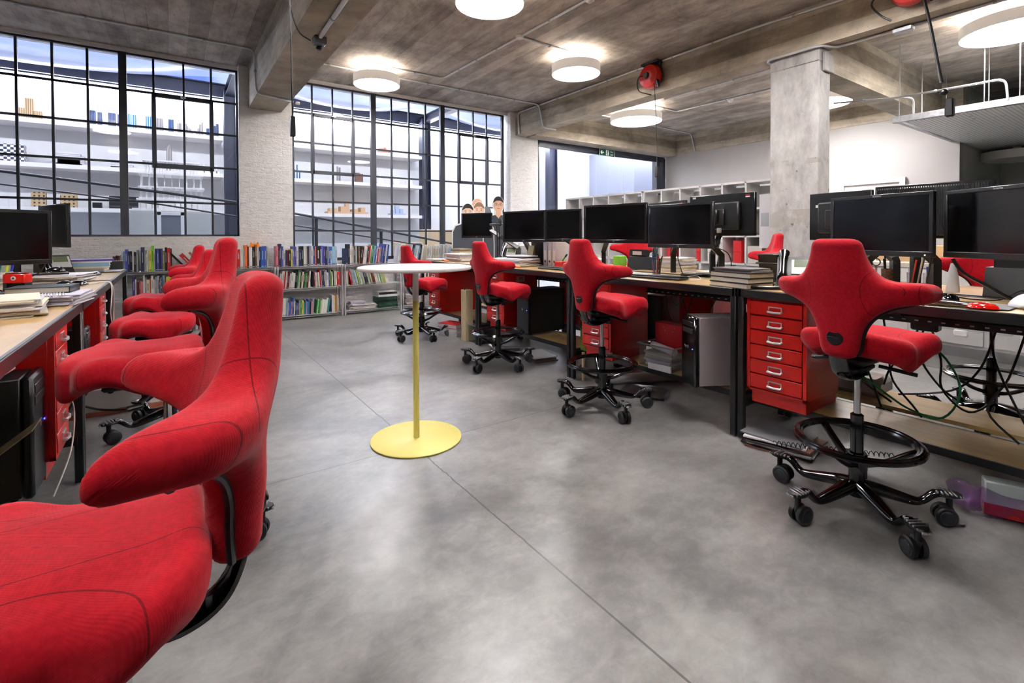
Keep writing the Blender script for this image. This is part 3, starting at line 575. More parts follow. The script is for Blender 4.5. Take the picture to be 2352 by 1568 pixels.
for q,x in enumerate((3.9,4.28,4.6)): tower(x,Y0,2.42,[(0,.13,.12,.03),(0,.05,.05,.2),(0,.13,.1,.12)],M_whtl,('white waisted model left of three','white waisted model, centre of three','white waisted model, right of three')[q]+' on the middle shelf')
tower(3.15,Y0,1.725,[(0,.86,.3,.05),(-.3,.16,.2,.12),(-.08,.14,.2,.16),(.0,.07,.1,.28),(.16,.12,.2,.11),(.33,.1,.2,.15)],mat('model_balsa','c8a57e',.6),'balsa wood city model on the lowest shelf')
tower(4.3,Y0,1.725,[(0,.36,.2,.04),(-.1,.08,.1,.12),(0,.09,.1,.22),(.1,.08,.1,.15)],mat('model_frost','aebbd0',.4),'frosted blue block model at the right end of the lowest shelf')
# large white model on its plinth in front of the wall
pl=thing('model_plinth','white plinth carrying a layered white exhibition model behind the left window','plinth',(.02,9.6,0))
m=MB(); m.box((0,0,.82),(1.06,.7,1.64)); P('body',m,mat('plinth_paint','c9c8c2',.6),pl); P('opening',MB().box((-.02,-.351,1.16),(.26,.01,.86)),mat('plinth_recess','74777f',.6),pl)
m=MB(); m.box((-.17,-.355,1.2),(.05,.02,.88)); m.box((.13,-.355,1.2),(.05,.02,.88)); m.box((-.02,-.355,1.60),(.35,.02,.05)); P('opening_frame',m,M_whtl,pl)
mo=thing('exhibition_model','tall white layered model with rows of thin columns on the white plinth','model',(.02,9.6,1.64))
P('base',MB().box((0,0,.02),(1.0,.62,.04)),M_whtl,mo)
for k_,(z,w_,n_,hh) in enumerate(((.04,.90,12,.13),(.19,.86,12,.17),(.38,.84,9,.19),(.60,.74,17,.17))):
    m=MB()
    for i in range(n_): x=-w_/2+.03+(w_-.06)*i/(n_-1); m.box((x,-.2,z+hh/2),(.012,.012,hh)); m.box((x,.2,z+hh/2),(.012,.012,hh))
    m.box((0,0,z+hh+.012),(w_,.5,.024)); P('storey',m,M_whtl,mo)
# timber models behind the bookshelves
for i,(x,y,z,w_,h,lb) in enumerate(((3.95,9.4,0,.5,1.12,'pale plywood model crate standing behind the shelves, left'),(4.75,9.5,0,.8,1.38,'pale plywood model crate standing behind the shelves, right'))):
    tag(P('plywood_crate',MB().box((x,y,h/2),(w_,.4,h),b=.01),mat('pale_ply','d8bf9a',.6)),lb,'crate')

# ================= conduits, lamps, reels =================
def conduit(pts,label,r=.0135,clips=(),m=None,group='conduit runs on the ceiling'):
    mb=MB(); P_=[Vector(p) for p in pts]; out=[P_[0]]
    for i in range(1,len(P_)-1):
        a,b_,c_=P_[i-1],P_[i],P_[i+1]; da=(a-b_).normalized(); dc=(c_-b_).normalized(); rr=min(.09,(a-b_).length*.4,(c_-b_).length*.4)
        for t in(0,.25,.5,.75,1): out.append((b_+da*rr)*(1-t)**2+b_*2*t*(1-t)+(b_+dc*rr)*t*t)
    out.append(P_[-1]); mb.tube(out,r,8); root=thing('conduit',label,'conduit',tuple(P_[0]),group=group); mb.v=[tuple(Vector(v)-P_[0]) for v in mb.v]; P('pipe',mb,m or mat('conduit_zinc','d2d3d5',.45,metal=.15),root)
    for i in range(len(P_)-1):
        a,b_=P_[i],P_[i+1]; n=int((b_-a).length/.62)
        for k in range(1,n+1):
            p=a.lerp(b_,k/(n+1))-P_[0]; d_=(b_-a).normalized(); P('saddle_clip',MB().cyl(p-d_*.012,p+d_*.012,r+.006,n=10),M_zinc,root)
    return root
Zc=3.705
conduit([(-3.0,7.257,Zc),(.925,7.255,Zc),(.925,7.10,3.095),(1.40,7.27,3.095)],'conduit crossing the left ceiling bay and dropping over the first beam')
P('end_fitting',MB().box((4.46,.013,-.622),(.05,.05,.04),b=.008),M_wht,[o for o in S.collection.objects if o.name=='conduit'][0])
conduit([(1.40,7.29,Zc),(2.87,7.29,Zc),(5.70,7.26,Zc),(5.70,7.13,3.25),(6.02,7.15,3.25)],'conduit running behind the nearest drum lamps to the second beam')
conduit([(2.556,6.915,Zc),(3.52,6.90,Zc),(3.58,4.946,Zc),(3.605,3.79,Zc)],'conduit from the first drum lamp turning towards the viewer')
conduit([(3.58,4.946,Zc),(4.56,4.965,Zc)],'short branch conduit to the second drum lamp')
conduit([(5.71,7.90,3.27),(5.71,7.95,Zc-.01),(5.71,3.06,Zc-.01),(5.71,2.3,3.66),(5.71,-2,3.66)],'long conduit along the top edge of the second beam')
conduit([(6.02,4.657,3.255),(6.02,3.02,3.255),(5.70,2.99,3.255),(5.70,2.40,3.255),(5.9,2.33,3.255),(5.93,-2,3.255)],'conduit along the underside of the second beam, wrapping the column')
conduit([(7.42,6.10,Zc),(8.30,6.12,Zc),(8.38,3.0,Zc)],'conduit from the third drum lamp running behind the column')
conduit([(7.0,7.16,Zc),(10.40,7.26,Zc),(10.46,7.2,3.28)],'conduit across the far bay dropping at the right wall')
conduit([(7.40,2.95,3.02),(7.78,2.37,3.02),(7.86,1.58,3.02),(7.86,1.36,3.02),(7.86,1.34,2.76)],'thick bright conduit reaching over the perforated raft',r=.013,m=M_alu)
conduit([(7.80,2.30,3.02),(7.99,2.24,3.02),(7.99,2.24,2.76)],'short bright conduit bending down to the raft corner',r=.011,m=M_alu)
conduit([(1.165,4.78,3.10),(1.14,3.4,3.10),(1.14,-1,3.10)],'thick conduit under the first beam',r=.02)
b=MB(); b.box((1.17,4.84,3.08),(.11,.11,.07),b=.008); jb=P('socket_box',b,mat('grey_plastic','55575c',.4)); tag(jb,'dark grey socket box under the first beam at the end of the thick conduit','box'); P('plug',MB().box((1.18,4.90,3.035),(.05,.05,.04),b=.01),M_black,jb)
def jbox(loc,lb,r=.05): tag(P('junction_box',MB().lathe([(0,-.03),(r*.9,-.03),(r,-.02),(r,0)],(0,0,0),20),M_lampw,None,loc),lb,'box','round conduit boxes')
jbox((3.58,4.946,3.72),'round conduit box where the ceiling conduit branches'); jbox((2.50,6.93,3.715),'round white conduit box above the first drum lamp',.09)
b=MB(); b.box((0,0,-.03),(.2,.09,.06),b=.015); tag(P('junction_box',b,M_wht,None,(4.60,4.98,3.72)),'white terminal box above the second drum lamp','box')
def detector(loc,lb): tag(P('smoke_detector',MB().lathe([(0,-.055),(.025,-.052),(.035,-.035),(.05,-.032),(.055,-.012),(.055,0)],(0,0,0),24),M_whtl,None,loc),lb,'detector')
detector((3.616,3.74,3.72),'white smoke detector at the top edge, on the turning conduit'); detector((8.423,5.054,3.72),'white smoke detector on the ceiling left of the column')
M_lampu=mat('lamp_top_diffuser','ffffff',.5,emis='fff4e6',es=LAMP*.21)
def drum(label,x,y,r,zb,h=.125):
    t=thing('drum_lamp',label,'lamp',(x,y,zb),group='round drum ceiling lamps')
    P('shade',MB().lathe([(r-.006,.004),(r-.006,0),(r,0),(r,h),(r-.006,h),(r-.006,.004)],n=72),M_shade,t); P('top_diffuser',MB().lathe([(0,h-.012),(r-.007,h-.012),(r-.007,h-.006),(0,h-.006)],n=64),M_lampu,t); P('diffuser',MB().lathe([(0,.004),(r-.007,.004),(r-.007,.012),(0,.012)],n=64),M_lamp,t)
    m=MB(); m.cyl((0,0,h),(0,0,CZ-zb),.012,n=8)
    for k_ in range(3): a=2*PI*k_/3; m.cyl((r*.5*math.cos(a),r*.5*math.sin(a),h),(r*.5*math.cos(a),r*.5*math.sin(a),CZ-zb),.006,n=6)
    m.lathe([(0,CZ-zb-.05),(.11,CZ-zb-.05),(.12,CZ-zb-.03),(.12,CZ-zb-.001),(0,CZ-zb-.001)],n=24); P('ceiling_mount',m,M_lampw,t)
for a in (('round drum lamp hanging before the second steel window',2.50,7.03,.33,3.45),('round drum lamp in the middle of the ceiling, right of the branch conduit',4.59,5.02,.33,3.45),('largest drum lamp, cut off by the top edge of the picture',2.53,3.98,.33,3.45),
 ('wide drum lamp beyond the red cable reel',7.45,6.43,.49,3.45),('drum lamp half hidden behind the concrete column',9.05,3.85,.49,3.45),('drum lamp at the top right corner above the perforated raft',7.62,1.25,.46,3.45),
 ('drum lamp out of view behind the viewer',2.53,.9,.33,3.45),('drum lamp out of view above the right desks',4.6,1.9,.33,3.45),('drum lamp out of view over the left desks',-1.0,3.2,.33,3.45),('drum lamp out of view over the left desks, nearer',-1.0,.2,.33,3.45)): drum(*a)
# lamp below the raft
t=thing('drum_lamp','flat drum lamp hanging under the perforated raft at the right edge','lamp',(12.0,1.9,2.52),group='round drum ceiling lamps'); P('shade',MB().lathe([(.49,0),(.50,0),(.50,.14),(0,.145)],n=64),M_lampw,t); P('diffuser',MB().lathe([(0,.004),(.489,.004),(.489,.01),(0,.01)],n=64),M_lamp,t)
m=MB(); m.box((-.1,0,.2),(.12,.1,.13)); m.box((.16,0,.2),(.12,.1,.13)); P('bracket',m,M_alu,t)
# cable reels
def reel(label,x,y,z,s=1.0):
    t=thing('cable_reel',label,'cable reel',(x,y,z)); m=MB()
    m.lathe([(0,-.11),(.035,-.11),(.05,-.09),(.095,-.085),(.125,-.07),(.155,-.06),(.17,-.03),(.17,.03),(.15,.06),(0,.06)],axis='x',n=40); P('housing',m,M_red,t)
    m=MB(); m.lathe([(0,-.125),(.04,-.125),(.045,-.11),(.045,-.10),(0,-.10)],axis='x',n=24); P('hub_plate',m,M_black,t)
    m=MB(); m.box((.02,0,.19),(.12,.30,.03),b=.006); m.box((.05,-.12,.1),(.02,.03,.2)); m.box((.05,.12,.1),(.02,.03,.2)); P('mounting_bracket',m,M_steelb,t)
    m=MB(); m.cyl((-.02,-.13,-.09),(-.02,-.16,-.19),.03,.02,12); P('cable_outlet',m,M_black,t); return t
r_=reel('red spring cable reel on the middle of the second beam',5.64,4.60,3.50)
m=MB(); m.tube([(-.05,-.10,-.1),(-.03,-.12,-.6),(-.02,-.13,-1.3)],.004,6); m.box((-.02,-.13,-1.37),(.045,.055,.15),b=.008); P('pendant_socket',m,M_black,r_)
m=MB(); m.tube(catmull([(-.1,.06,0),(-.13,.13,-.05),(-.09,.14,-.18),(-.06,.04,-.24),(-.0,-.04,-.27),(.02,-.06,-.25)],4,True)[:-8].tolist(),.008,6); P('feed_cable',m,M_black,r_)
r_=reel('red cable reel cut off by the top edge, right of the column',5.62,1.60,3.52)
m=MB(); m.tube(catmull([(-.05,-.1,-.15),(-.06,-.16,-.46),(-.08,-.24,-.96),(-.09,-.27,-1.08)],5,True)[:-9].tolist(),.012,8); m.sph((-.09,-.26,-1.05),.03); m.box((-.09,-.30,-1.19),(.06,.06,.16),b=.01); P('pendant_socket',m,M_black,r_)
m=MB(); m.tube(catmull([(-.1,.2,-.05),(-.1,.28,-.09),(-.04,.22,-.20),(.0,.13,-.28),(.1,.1,-.29)],4,True)[:-8].tolist(),.009,6); P('feed_cable',m,M_black,r_)
b=MB(); b.box((5.90,1.74,3.235),(.09,.16,.05),b=.01); o=P('socket_box',b,M_zinc); tag(o,'metal socket box on the beam conduit under the cut-off red reel','box')
# long hanging cable at left
t=thing('hanging_cable','black cable hanging from the ceiling in front of the first brick pier','cable',(.5625,3.0,CZ)); m=MB(); m.tube([(0,0,0),(.001,0,-.9),(.012,0,-1.8)],.004,6); P('cable',m,M_black,t); P('socket_block',MB().box((.012,0,-1.86),(.028,.028,.115),b=.004),M_black,t)
m=MB(); m.tube(catmull([(.6,3.15,3.70),(.64,3.4,3.45),(.74,4.0,3.12),(.93,4.62,3.06),(1.08,4.80,3.05),(1.16,4.90,3.04)],5,True)[:-9].tolist(),.006,6); tag(P('looping_cable',m,M_black),'black cable looping from the ceiling across the first beam into the grey socket box','cable')
# perforated raft
rf=thing('perforated_raft','perforated metal ceiling raft hung on threaded rods at upper right','ceiling raft',(8.0,2.42,2.74))
m_,g=mnew('perforated_metal',c='b9bcbd',rough=.45,metal=.0); x,y,z=g.xyz(); u=g.m('ADD',g.m('MULTIPLY',x,17),g.m('MULTIPLY',g.m('MODULO',g.m('FLOOR',g.m('MULTIPLY',y,24)),2),.5)); dx=g.m('ABSOLUTE',g.m('SUBTRACT',g.m('FRACT',u),.5)); dy=g.m('ABSOLUTE',g.m('SUBTRACT',g.m('FRACT',g.m('MULTIPLY',y,24)),.5)); h=g.m('MULTIPLY',g.m('LESS_THAN',dx,.28),g.m('LESS_THAN',dy,.17)); h2=g.ramp(g.noise(7,det=1),(.28,'ffffff'),(.30,'000000')); g.col(g.mix(g.m('MAXIMUM',g.m('MULTIPLY',h,.7),g.m('MULTIPLY',h2,.6)),lin('e4e7e8'),lin('3a3b3d')))
P('panel',MB().box((2.3,-1.0,0),(4.5,1.85,.02)),m_,rf); P('panel',MB().box((2.3,-3.3,0),(4.5,2.2,.02)),stripe('louvre','d4d6d6','8d9092',4),rf)
m=MB()
for y_ in(.0,-1.98): m.box((2.3,y_,.03),(4.6,.05,.06))
for x_ in(0,): m.box((x_,-2.2,.035),(.04,4.5,.08)); m.box((x_+.02,-2.2,.0),(.07,4.5,.008))
m.box((4.6,-2.2,.03),(.05,4.5,.06)); P('edge_channel',m,M_zinc,rf)
for x_,y_ in((-.12,-.06),(.9,-.02),(.75,-.75),(.02,-.85),(.02,-1.15),(.9,-1.2),(1.9,-.05)): P('threaded_rod',MB().cyl((x_,y_,0),(x_,y_,CZ-2.74),.006,n=8),M_alu,rf)
# ================= wire shelving with books =================
SZ=(.06,.462,.792)
def wire_unit(x0,label):
    t=thing('wire_shelf_unit',label,'shelving',(x0,7.76,0),group='chrome wire shelf units along the window wall'); Wd=.945; D=.29
    pm=None
    for px,py in((.012,0),(Wd-.012,0),(.012,D),(Wd-.012,D)):
        m=MB(); m.cyl((0,0,.02),(0,0,.80),.0125,n=10); m.cyl((0,0,0),(0,0,.02),.016,n=10)
        for k_ in range(1,30): m.cyl((0,0,.02+k_*.026),(0,0,.0225+k_*.026),.0138,n=8)
        P('post',m,M_wire,t,(px,py,0))
    for z in SZ:
        m=MB()
        for y in(0,D):
            m.cyl((.02,y,z),(Wd-.02,y,z),.0035,n=6); m.cyl((.02,y,z-.028),(Wd-.02,y,z-.028),.0035,n=6); n=24
            m.tube([(.03+(Wd-.06)*i/n,y,z-(.028 if i%2 else 0)) for i in range(n+1)],.0022,5)
        for x in(.012,Wd-.012): m.cyl((x,0,z),(x,D,z),.0035,n=6); m.cyl((x,0,z-.028),(x,D,z-.028),.0035,n=6)
        for i in range(1,11): m.cyl((.02,D*i/11,z+.001),(Wd-.02,D*i/11,z+.001),.0018,n=5)
        for i in(1,2): m.cyl((Wd*i/3,0,z-.006),(Wd*i/3,D,z-.006),.003,n=5)
        for px,py in((.012,0),(Wd-.012,0)): m.cyl((px,py,z-.035),(px,py,z+.006),.019,.016,10)
        P('wire_shelf',m,M_wire,t)
UN=['far left','second from left','centre','second from right','far right']
UX=[-.672,.293,1.250,2.212,3.172,4.13]
for i,x0 in enumerate(UX): wire_unit(x0,('far-left chrome wire shelf unit, behind the left desks','chrome wire shelf unit before the first brick pier, behind the red chairs','chrome wire shelf unit left of centre with three full rows of books','chrome wire shelf unit with frosted green trays on its bottom shelf','chrome wire shelf unit behind the farthest right-hand chair','chrome wire shelf unit at the far right, behind the right desks')[i])
BC={'white':'e8e5e2','grey':'8f9296','black':'151517','navy blue':'1c2450','blue':'1f55a8','light blue':'7fa9c8','red':'b3161c','dark red':'5f1418','orange':'e2641b','yellow':'dccf45','green':'2f8a3a','lime green':'78b830','purple':'4a3a8c','cream':'d9d0b8','brown':'8a5a34','pink':'d8798c','teal':'1f8a90','pale grey':'c9cacc','violet blue':'4a52a8','olive':'8c9440'}
BMATS={k:mat('book_'+k.replace(' ','_'),v,.42,nz=3,nc=v) for k,v in BC.items()}
M_lbl=mat('spine_print_white','c9c8c6',.6); M_lbk=mat('spine_print_dark','3b3b44',.6)
ORD=['first','second','third','fourth','fifth','sixth','seventh','eighth','ninth','tenth','eleventh','twelfth','thirteenth','fourteenth','fifteenth','sixteenth','seventeenth','eighteenth','nineteenth','twentieth']
ORD+= ['twenty-'+o for o in ORD[:9]]+['thirtieth']+['thirty-'+o for o in ORD[:9]]+['fortieth']+['forty-'+o for o in ORD[:9]]
BN=[0]; REST=MB(); RC=list(BC)
def book(x,y,z,w,h,d,colr,label,lean=0,group=None,flat=False,yaw=0,style=None):
    """hardback or paperback: cover boards, page block, printed spine.  Spine faces -y; origin at the lower left corner of the spine."""
    BN[0]+=1; m=MB(); cv=min(.0028,w*.14)
    if BN[0]>290 and group:
        REST.M=Matrix.Translation((x,y,z))@Matrix.Rotation(lean,4,'Y'); REST.box((w/2,d/2,h/2),(w,d,h),mi=RC.index(colr) if colr in RC else 0); REST.M=None; return None
    m.box((cv/2,d/2,h/2),(cv,d,h)); m.box((w-cv/2,d/2,h/2),(cv,d,h)); m.box((w/2,.002,h/2),(w,.004,h),b=.0015); m.box((w/2,d/2+.001,h/2),(w-2*cv,d-.008,h-.008),mi=1)
    st=rnd.random() if style is None else style; lm=2
    if w>.011:
        if st<.5: m.box((w/2,-.0004,h*.58),(w*.20,.0010,h*.42),mi=2)
        elif st<.75: m.box((w*.36,-.0004,h*.66),(w*.13,.0010,h*.34),mi=2); m.box((w*.62,-.0004,h*.62),(w*.10,.0010,h*.26),mi=2)
        if st>.35: m.box((w/2,-.0004,h*.06),(w*.7,.0010,h*.035),mi=2)
    dark=colr in('white','cream','yellow','light blue','pale grey','orange','lime green','pink')
    if flat: rot=(0,PI/2,yaw)
    else: rot=(0,lean,yaw)
    o=P('book',m,[BMATS[colr],M_cream,M_lbk if dark else M_lbl],None,(x,y,z),rot=rot); tag(o,label,'book',group); return o
rowlab={2:'top',1:'middle',0:'bottom'}
unitphr=['far-left shelf','shelf behind the chairs','shelf left of centre','shelf behind the bar table','shelf behind the far chair','far-right shelf']
def row(u,lev,seq,x_start=None,lean=0,ybase=7.775,hs=1.0,grp=None):
    """seq: list of (colour, width mm, height mm)"""
    x=(UX[u] if x_start is None else x_start)+(.03 if x_start is None else 0); n=0; cnt=row.c.get((u,lev),0)
    for c_,w_,h_ in seq:
        w_=w_/1000; h_=h_/1000*hs
        if c_ is None: x+=w_; continue
        ln=lean if not callable(lean) else lean(n); z=SZ[lev]+.004+(w_*math.sin(ln) if ln>0 else 0)
        lb=f"{c_} book, {ORD[min(cnt,48)]} from left, {rowlab[lev]} row, {unitphr[u]}"
        book(x+(h_*0 if ln>=0 else h_*0),ybase+rnd.uniform(0,.02),z,w_*.96,h_,rnd.uniform(.17,.21),c_,lb,ln,grp or f'books on the wire shelves'); x+=w_/max(.75,math.cos(ln)); n+=1; cnt+=1
    row.c[(u,lev)]=cnt; return x
row.c={}
def seq(pal,total,hr=(210,290),wr=(12,34)):
    out=[];x=0
    while x<total:
        w=rnd.randint(*wr); out.append((rnd.choice(pal),w,rnd.randint(*hr))); x+=w
    return out
PA=['white','white','grey','navy blue','black','blue','pale grey','white','violet blue','cream','dark red','light blue']
PB=['white','cream','white','pale grey','black','red','orange','green','dark red','white','grey']
PC=['blue','white','teal','light blue','violet blue','white','pink','green','navy blue','grey','black','yellow']
WS=lambda l,k=1.2: [(c_,w_*k if w_ else w_,h_) for c_,w_,h_ in l]
row(2,2,WS([('pink',28,300),('dark red',14,300),('navy blue',20,335),('violet blue',22,300),('white',22,255),('navy blue',24,225),('red',10,240),('black',30,238),('yellow',18,255),('violet blue',26,295),('purple',16,292),('white',18,292),('grey',16,260),('navy blue',26,255),('black',26,295),('white',26,300),('cream',20,292),('navy blue',18,292),('grey',26,295),('pale grey',24,300),('blue',24,300),('orange',12,290),('black',56,292),('white',10,245),('violet blue',26,300),('purple',20,288),('navy blue',24,290),('grey',16,285),('blue',24,280),('white',18,225),('light blue',48,285),('pale grey',20,285)]),1.245)
row(3,2,[('navy blue',36,250),('black',30,320),('white',24,290),('cream',22,285),('grey',24,270),('black',22,280),('white',16,285),('black',30,290),('brown',18,270)],2.245)
row(3,2,[('black',28,285),('dark red',14,270),('white',24,290),('white',20,285),('pale grey',18,270),('black',22,262),('red',20,288),('white',16,292),('green',26,305),('black',18,292),('light blue',28,290),('blue',18,290),('white',20,250),('red',18,240),('white',14,255),('grey',22,270),('navy blue',20,262),('violet blue',30,318),('navy blue',24,312),('white',20,300),('navy blue',18,300),('blue',20,305)],2.47,lean=.12)
row(4,2,seq(['white','pale grey','white','light blue','white','black','navy blue'],420,(275,315),(14,28)),3.10,lean=.16)
row(4,2,seq(['white','cream','pale grey','white','black','grey'],420,(265,305),(14,26)),3.62,lean=.06)
row(5,2,seq(['blue','white','black','teal','white','light blue'],420,(225,260),(16,28)),4.14)
row(5,2,seq(['white','pale grey','white','cream','black'],330,(260,310),(18,36)),4.58)
row(0,2,[('dark red',28,200),('black',22,210),('dark red',20,205),('grey',16,215),('pale grey',16,240),('light blue',20,262),('violet blue',26,285),('navy blue',22,262),('black',24,262),('white',14,268),('black',26,250),('grey',18,275)],-.60)
row(1,2,WS([('navy blue',32,310),('grey',20,270),('white',16,230),('pale grey',12,262),('yellow',24,275),('lime green',22,330),('white',12,275),('navy blue',18,290),('violet blue',22,290),('navy blue',20,288),('purple',16,290),('olive',22,262),('black',24,305),('red',34,298),('black',14,288)],1.05),-.32)
for i,(x,c_,w_,h_,lb) in enumerate(((.16,'black',22,300,'black book tipped far to the left behind the farthest left chair'),(.24,'red',50,250,'red book tipped far to the left, against the tipped black book'),(.31,'white',24,300,'white book tipped over behind the farthest left chair'),(.37,'brown',26,290,'brown book tipped over behind the farthest left chair'))): book(x,7.79,SZ[2]+.006,w_/1000,h_/1000,.2,c_,lb,-R(40),'books on the wire shelves')
row(1,2,WS([('black',32,262),('red',32,262),('white',34,270),('grey',10,262),('orange',28,320),('dark red',14,300),('white',34,290),('black',28,300),('brown',22,325),('white',14,290),('navy blue',24,290),('blue',34,300),('violet blue',26,305),('pale grey',16,300)],1.25),.71)
ME_title=None
row(0,1,[('purple',28,262),('white',12,235),('dark red',30,200),('brown',12,215),('pink',28,205),('white',16,280),('grey',16,255),('cream',34,225),('orange',14,245),('white',24,275),('pale grey',16,225),('grey',22,255),('pale grey',24,270),('navy blue',34,280),('light blue',24,272),('brown',14,240),('yellow',52,255),('cream',18,262)],-.41)
for o_ in [o for o in S.collection.objects if o.name.startswith('book') and o.get('label','').startswith('navy blue book') and 'middle row, far-left' in o['label']]:
    text('lettering','The Bigger Picture',.026,M_lbl,o_,(.0165,-.0014,.15),Matrix(((0,1,0),(0,0,-1),(-1,0,0))).to_euler())
row(2,1,[('white',26,225),('white',14,262),('cream',24,262),('red',16,240),('white',20,262),('dark red',14,240)]+seq(['black','green','white','dark red','dark red','cream','white','white','cream'],310,(225,265),(15,28)),1.28,lean=.09)
row(2,1,seq(['white','cream','lime green','white','red','navy blue','violet blue','black','white'],300,(215,262),(15,26)),1.76,lean=-.05)
row(2,1,[('white',22,230),('cream',18,225),('red',44,222)],2.07)
row(3,1,[('white',18,230),('cream',16,240)],2.25)
row(3,1,[('red',30,245)]+seq(['cream','white','light blue','black','white','white','black','dark red','green','grey','white','olive','cream'],560,(225,262),(16,28)),2.335,lean=-.24)
row(2,0,[('purple',14,190),('white',12,200),('white',26,262),('cream',18,262),('light blue',22,262),('white',10,200),('violet blue',16,200),('blue',18,205),('pink',22,205),('blue',20,262)]+seq(PC,260,(180,225),(15,26)),1.30,lean=.04)
row(2,0,seq(['green','blue','white','light blue','black','white','cream'],190,(200,230),(14,26)),1.79,lean=.13)
row(2,0,[('white',22,265),('white',16,262),('yellow',10,250),('brown',34,262),('white',14,262)],2.03)
row(1,0,seq(['white','black','cream','dark red','white'],150,(190,225),(16,26)),.98,lean=.26)
row(1,1,seq(['white','black','lime green','white','grey','dark red'],330,(200,250),(18,30)),.84)
row(1,0,seq(['white','green','white','black','grey','white'],300,(215,250),(16,28)),.30)
row(4,1,seq(PA+PB,560,(225,262),(18,30)),3.22,lean=.1)
row(0,0,seq(PC,260,(200,240),(18,30)),-.2)
row(1,0,seq(['black','grey','white','white'],120,(200,235),(16,26)),.64)
row(5,1,seq(PA+PB,260,(225,262),(18,30)),4.2,lean=.1)
if REST.v: tag(P('rest_of_the_books',REST,[BMATS[k_] for k_ in RC]),'remaining small books on the lower wire shelves','books','books on the wire shelves','stuff')
print('BOOKS',BN[0])
# papers and frosted trays, bottom shelf of unit 3
def sheets(name,label,x,y,z,w,d,h,rz=0,n=None,cat='papers',group=None,cols=None,mess=.012,seed=0,parent=None):
    q=random.Random(seed or int(abs(x*1000+y*77))); m=MB(); n=n or max(3,int(h/.006)); zz=0; cols=cols or [M_paper,M_cream,mat('paper_grey','bdbac2',.7)]
    for i in range(n):
        t_=h/n; m.box((q.uniform(-mess,mess),q.uniform(-mess,mess),zz+t_*.45),(w*q.uniform(.94,1),d*q.uniform(.94,1),t_*.9),rz=q.uniform(-.05,.05)*(mess/.012),mi=min(len(cols)-1,int(q.random()**1.6*len(cols)))); zz+=t_
    o=P(name,m,cols,parent,(x,y,z),rz=rz); 
    if not parent: tag(o,label,cat,group)
    return o
sheets('paper_stack','low spread of white papers on the bottom shelf left of the frosted trays',2.52,7.90,SZ[0]+.004,.40,.24,.09,mess=.03)
sheets('paper_stack','small grey booklet pile on top of the bottom-shelf papers',2.44,7.88,SZ[0]+.096,.24,.18,.045,cols=[mat('paper_lilac','c9c4d4',.7)],n=3)
for i,(z,x) in enumerate(((0,2.93),(.088,2.92),(.176,2.93))):
    t=thing('letter_tray',('lowest green-tinted frosted letter tray of three stacked','middle green-tinted frosted letter tray of three stacked','topmost whitish frosted letter tray of three stacked')[i],'letter tray',(x,7.90,SZ[0]+.004+z),group='frosted letter trays on the wire shelf')
    m=MB(); m.box((0,0,.004),(.33,.25,.006)); m.box((0,.122,.04),(.33,.006,.078)); m.box((-.163,0,.04),(.006,.25,.078)); m.box((.163,0,.04),(.006,.25,.078)); m.box((0,-.122,.02),(.33,.006,.035)); m.box((0,0,.079),(.33,.25,.005)); P('tray',m,M_gglass if i<2 else mat('frosted_white','dfe5e4',.35),t)
sheets('paper_stack','loose papers and magazines on the bottom shelf behind the yellow stem',3.42,7.90,SZ[0]+.004,.36,.24,.19,mess=.02)
sheets('paper_stack','stack of tan-edged books lying flat on the far right wire shelf',4.98,7.88,SZ[2]+.004,.26,.2,.16,n=5,cols=[M_cream,mat('card_brown','7a6a58',.7)])

# ================= desks =================
def desk(x,y0,y1,side,label,shelf=True,depth=.62):
    """x = front edge; side=+1: desk body extends to +x"""
    s=side; t=thing('desk',label,'desk',(x,(y0+y1)/2,0),group='plywood and black steel desks'); L=y1-y0-.012
    P('desk_top',MB().box((s*(depth/2),0,.893),(depth-.02,L-.01,.026),b=.003),M_ply,t)
    m=MB(); m.box((s*.009,0,.884),(.018,L,.05),b=.004); m.box((s*(depth-.01),0,.884),(.02,L,.05)); m.box((s*depth/2,L/2-.01,.884),(depth,.02,.05)); m.box((s*depth/2,-L/2+.01,.884),(depth,.02,.05)); m.box((s*.035,0,.862),(.05,L,.006)); P('steel_frame',m,M_steelb,t)
    for sy in(-1,1):
        for sx in(.02,depth-.02):
            m=MB(); m.box((0,0,.435),(.036,.036,.855),b=.004); m.box((0,0,.004),(.026,.026,.012),b=.003,mi=1); m.box((0,0,.24),(.0372,.0372,.004)); P('leg',m,[M_steelb,M_alu],t,(s*sx,sy*(L/2-.016),0))
        P('side_rail',MB().box((s*depth/2,sy*(L/2-.021),.22),(depth-.05,.03,.04)),M_steelb,t)
    if shelf:
        P('lower_shelf',MB().box((s*.31,0,.228),(.36,L-.09,.022),b=.002),M_ply,t); m=MB(); m.box((s*.128,0,.222),(.012,L-.05,.036)); m.box((s*.49,0,.222),(.012,L-.05,.036)); P('shelf_frame',m,M_steelb,t)
    # cable tray under the back edge
    m=MB(); m.box((s*(depth-.10),0,.76),(.13,L-.08,.004)); m.box((s*(depth-.165),0,.775),(.004,L-.08,.035)); m.box((s*(depth-.035),0,.775),(.004,L-.08,.035))
    n=int(L/.055)
    for i in range(n): m.box((s*(depth-.168),-L/2+.06+i*.055,.775),(.004,.016,.007),mi=1)
    for yy in(-.45,.45): m.box((s*(depth-.10),yy,.82),(.1,.012,.1))
    P('cable_tray',m,[M_steelb,M_alu],t); return t
RX0=2.80
for i,(a,b_) in enumerate(((.11,1.635),(1.64,3.145),(3.15,4.70),(4.705,6.2))):
    desk(RX0,a,b_,1,('nearest desk of the right row, at the right edge of the picture','second desk of the right row, holding the four cream books','third desk of the right row, holding the tan folder and white files','farthest desk of the right row, its papers behind the bar table')[i])
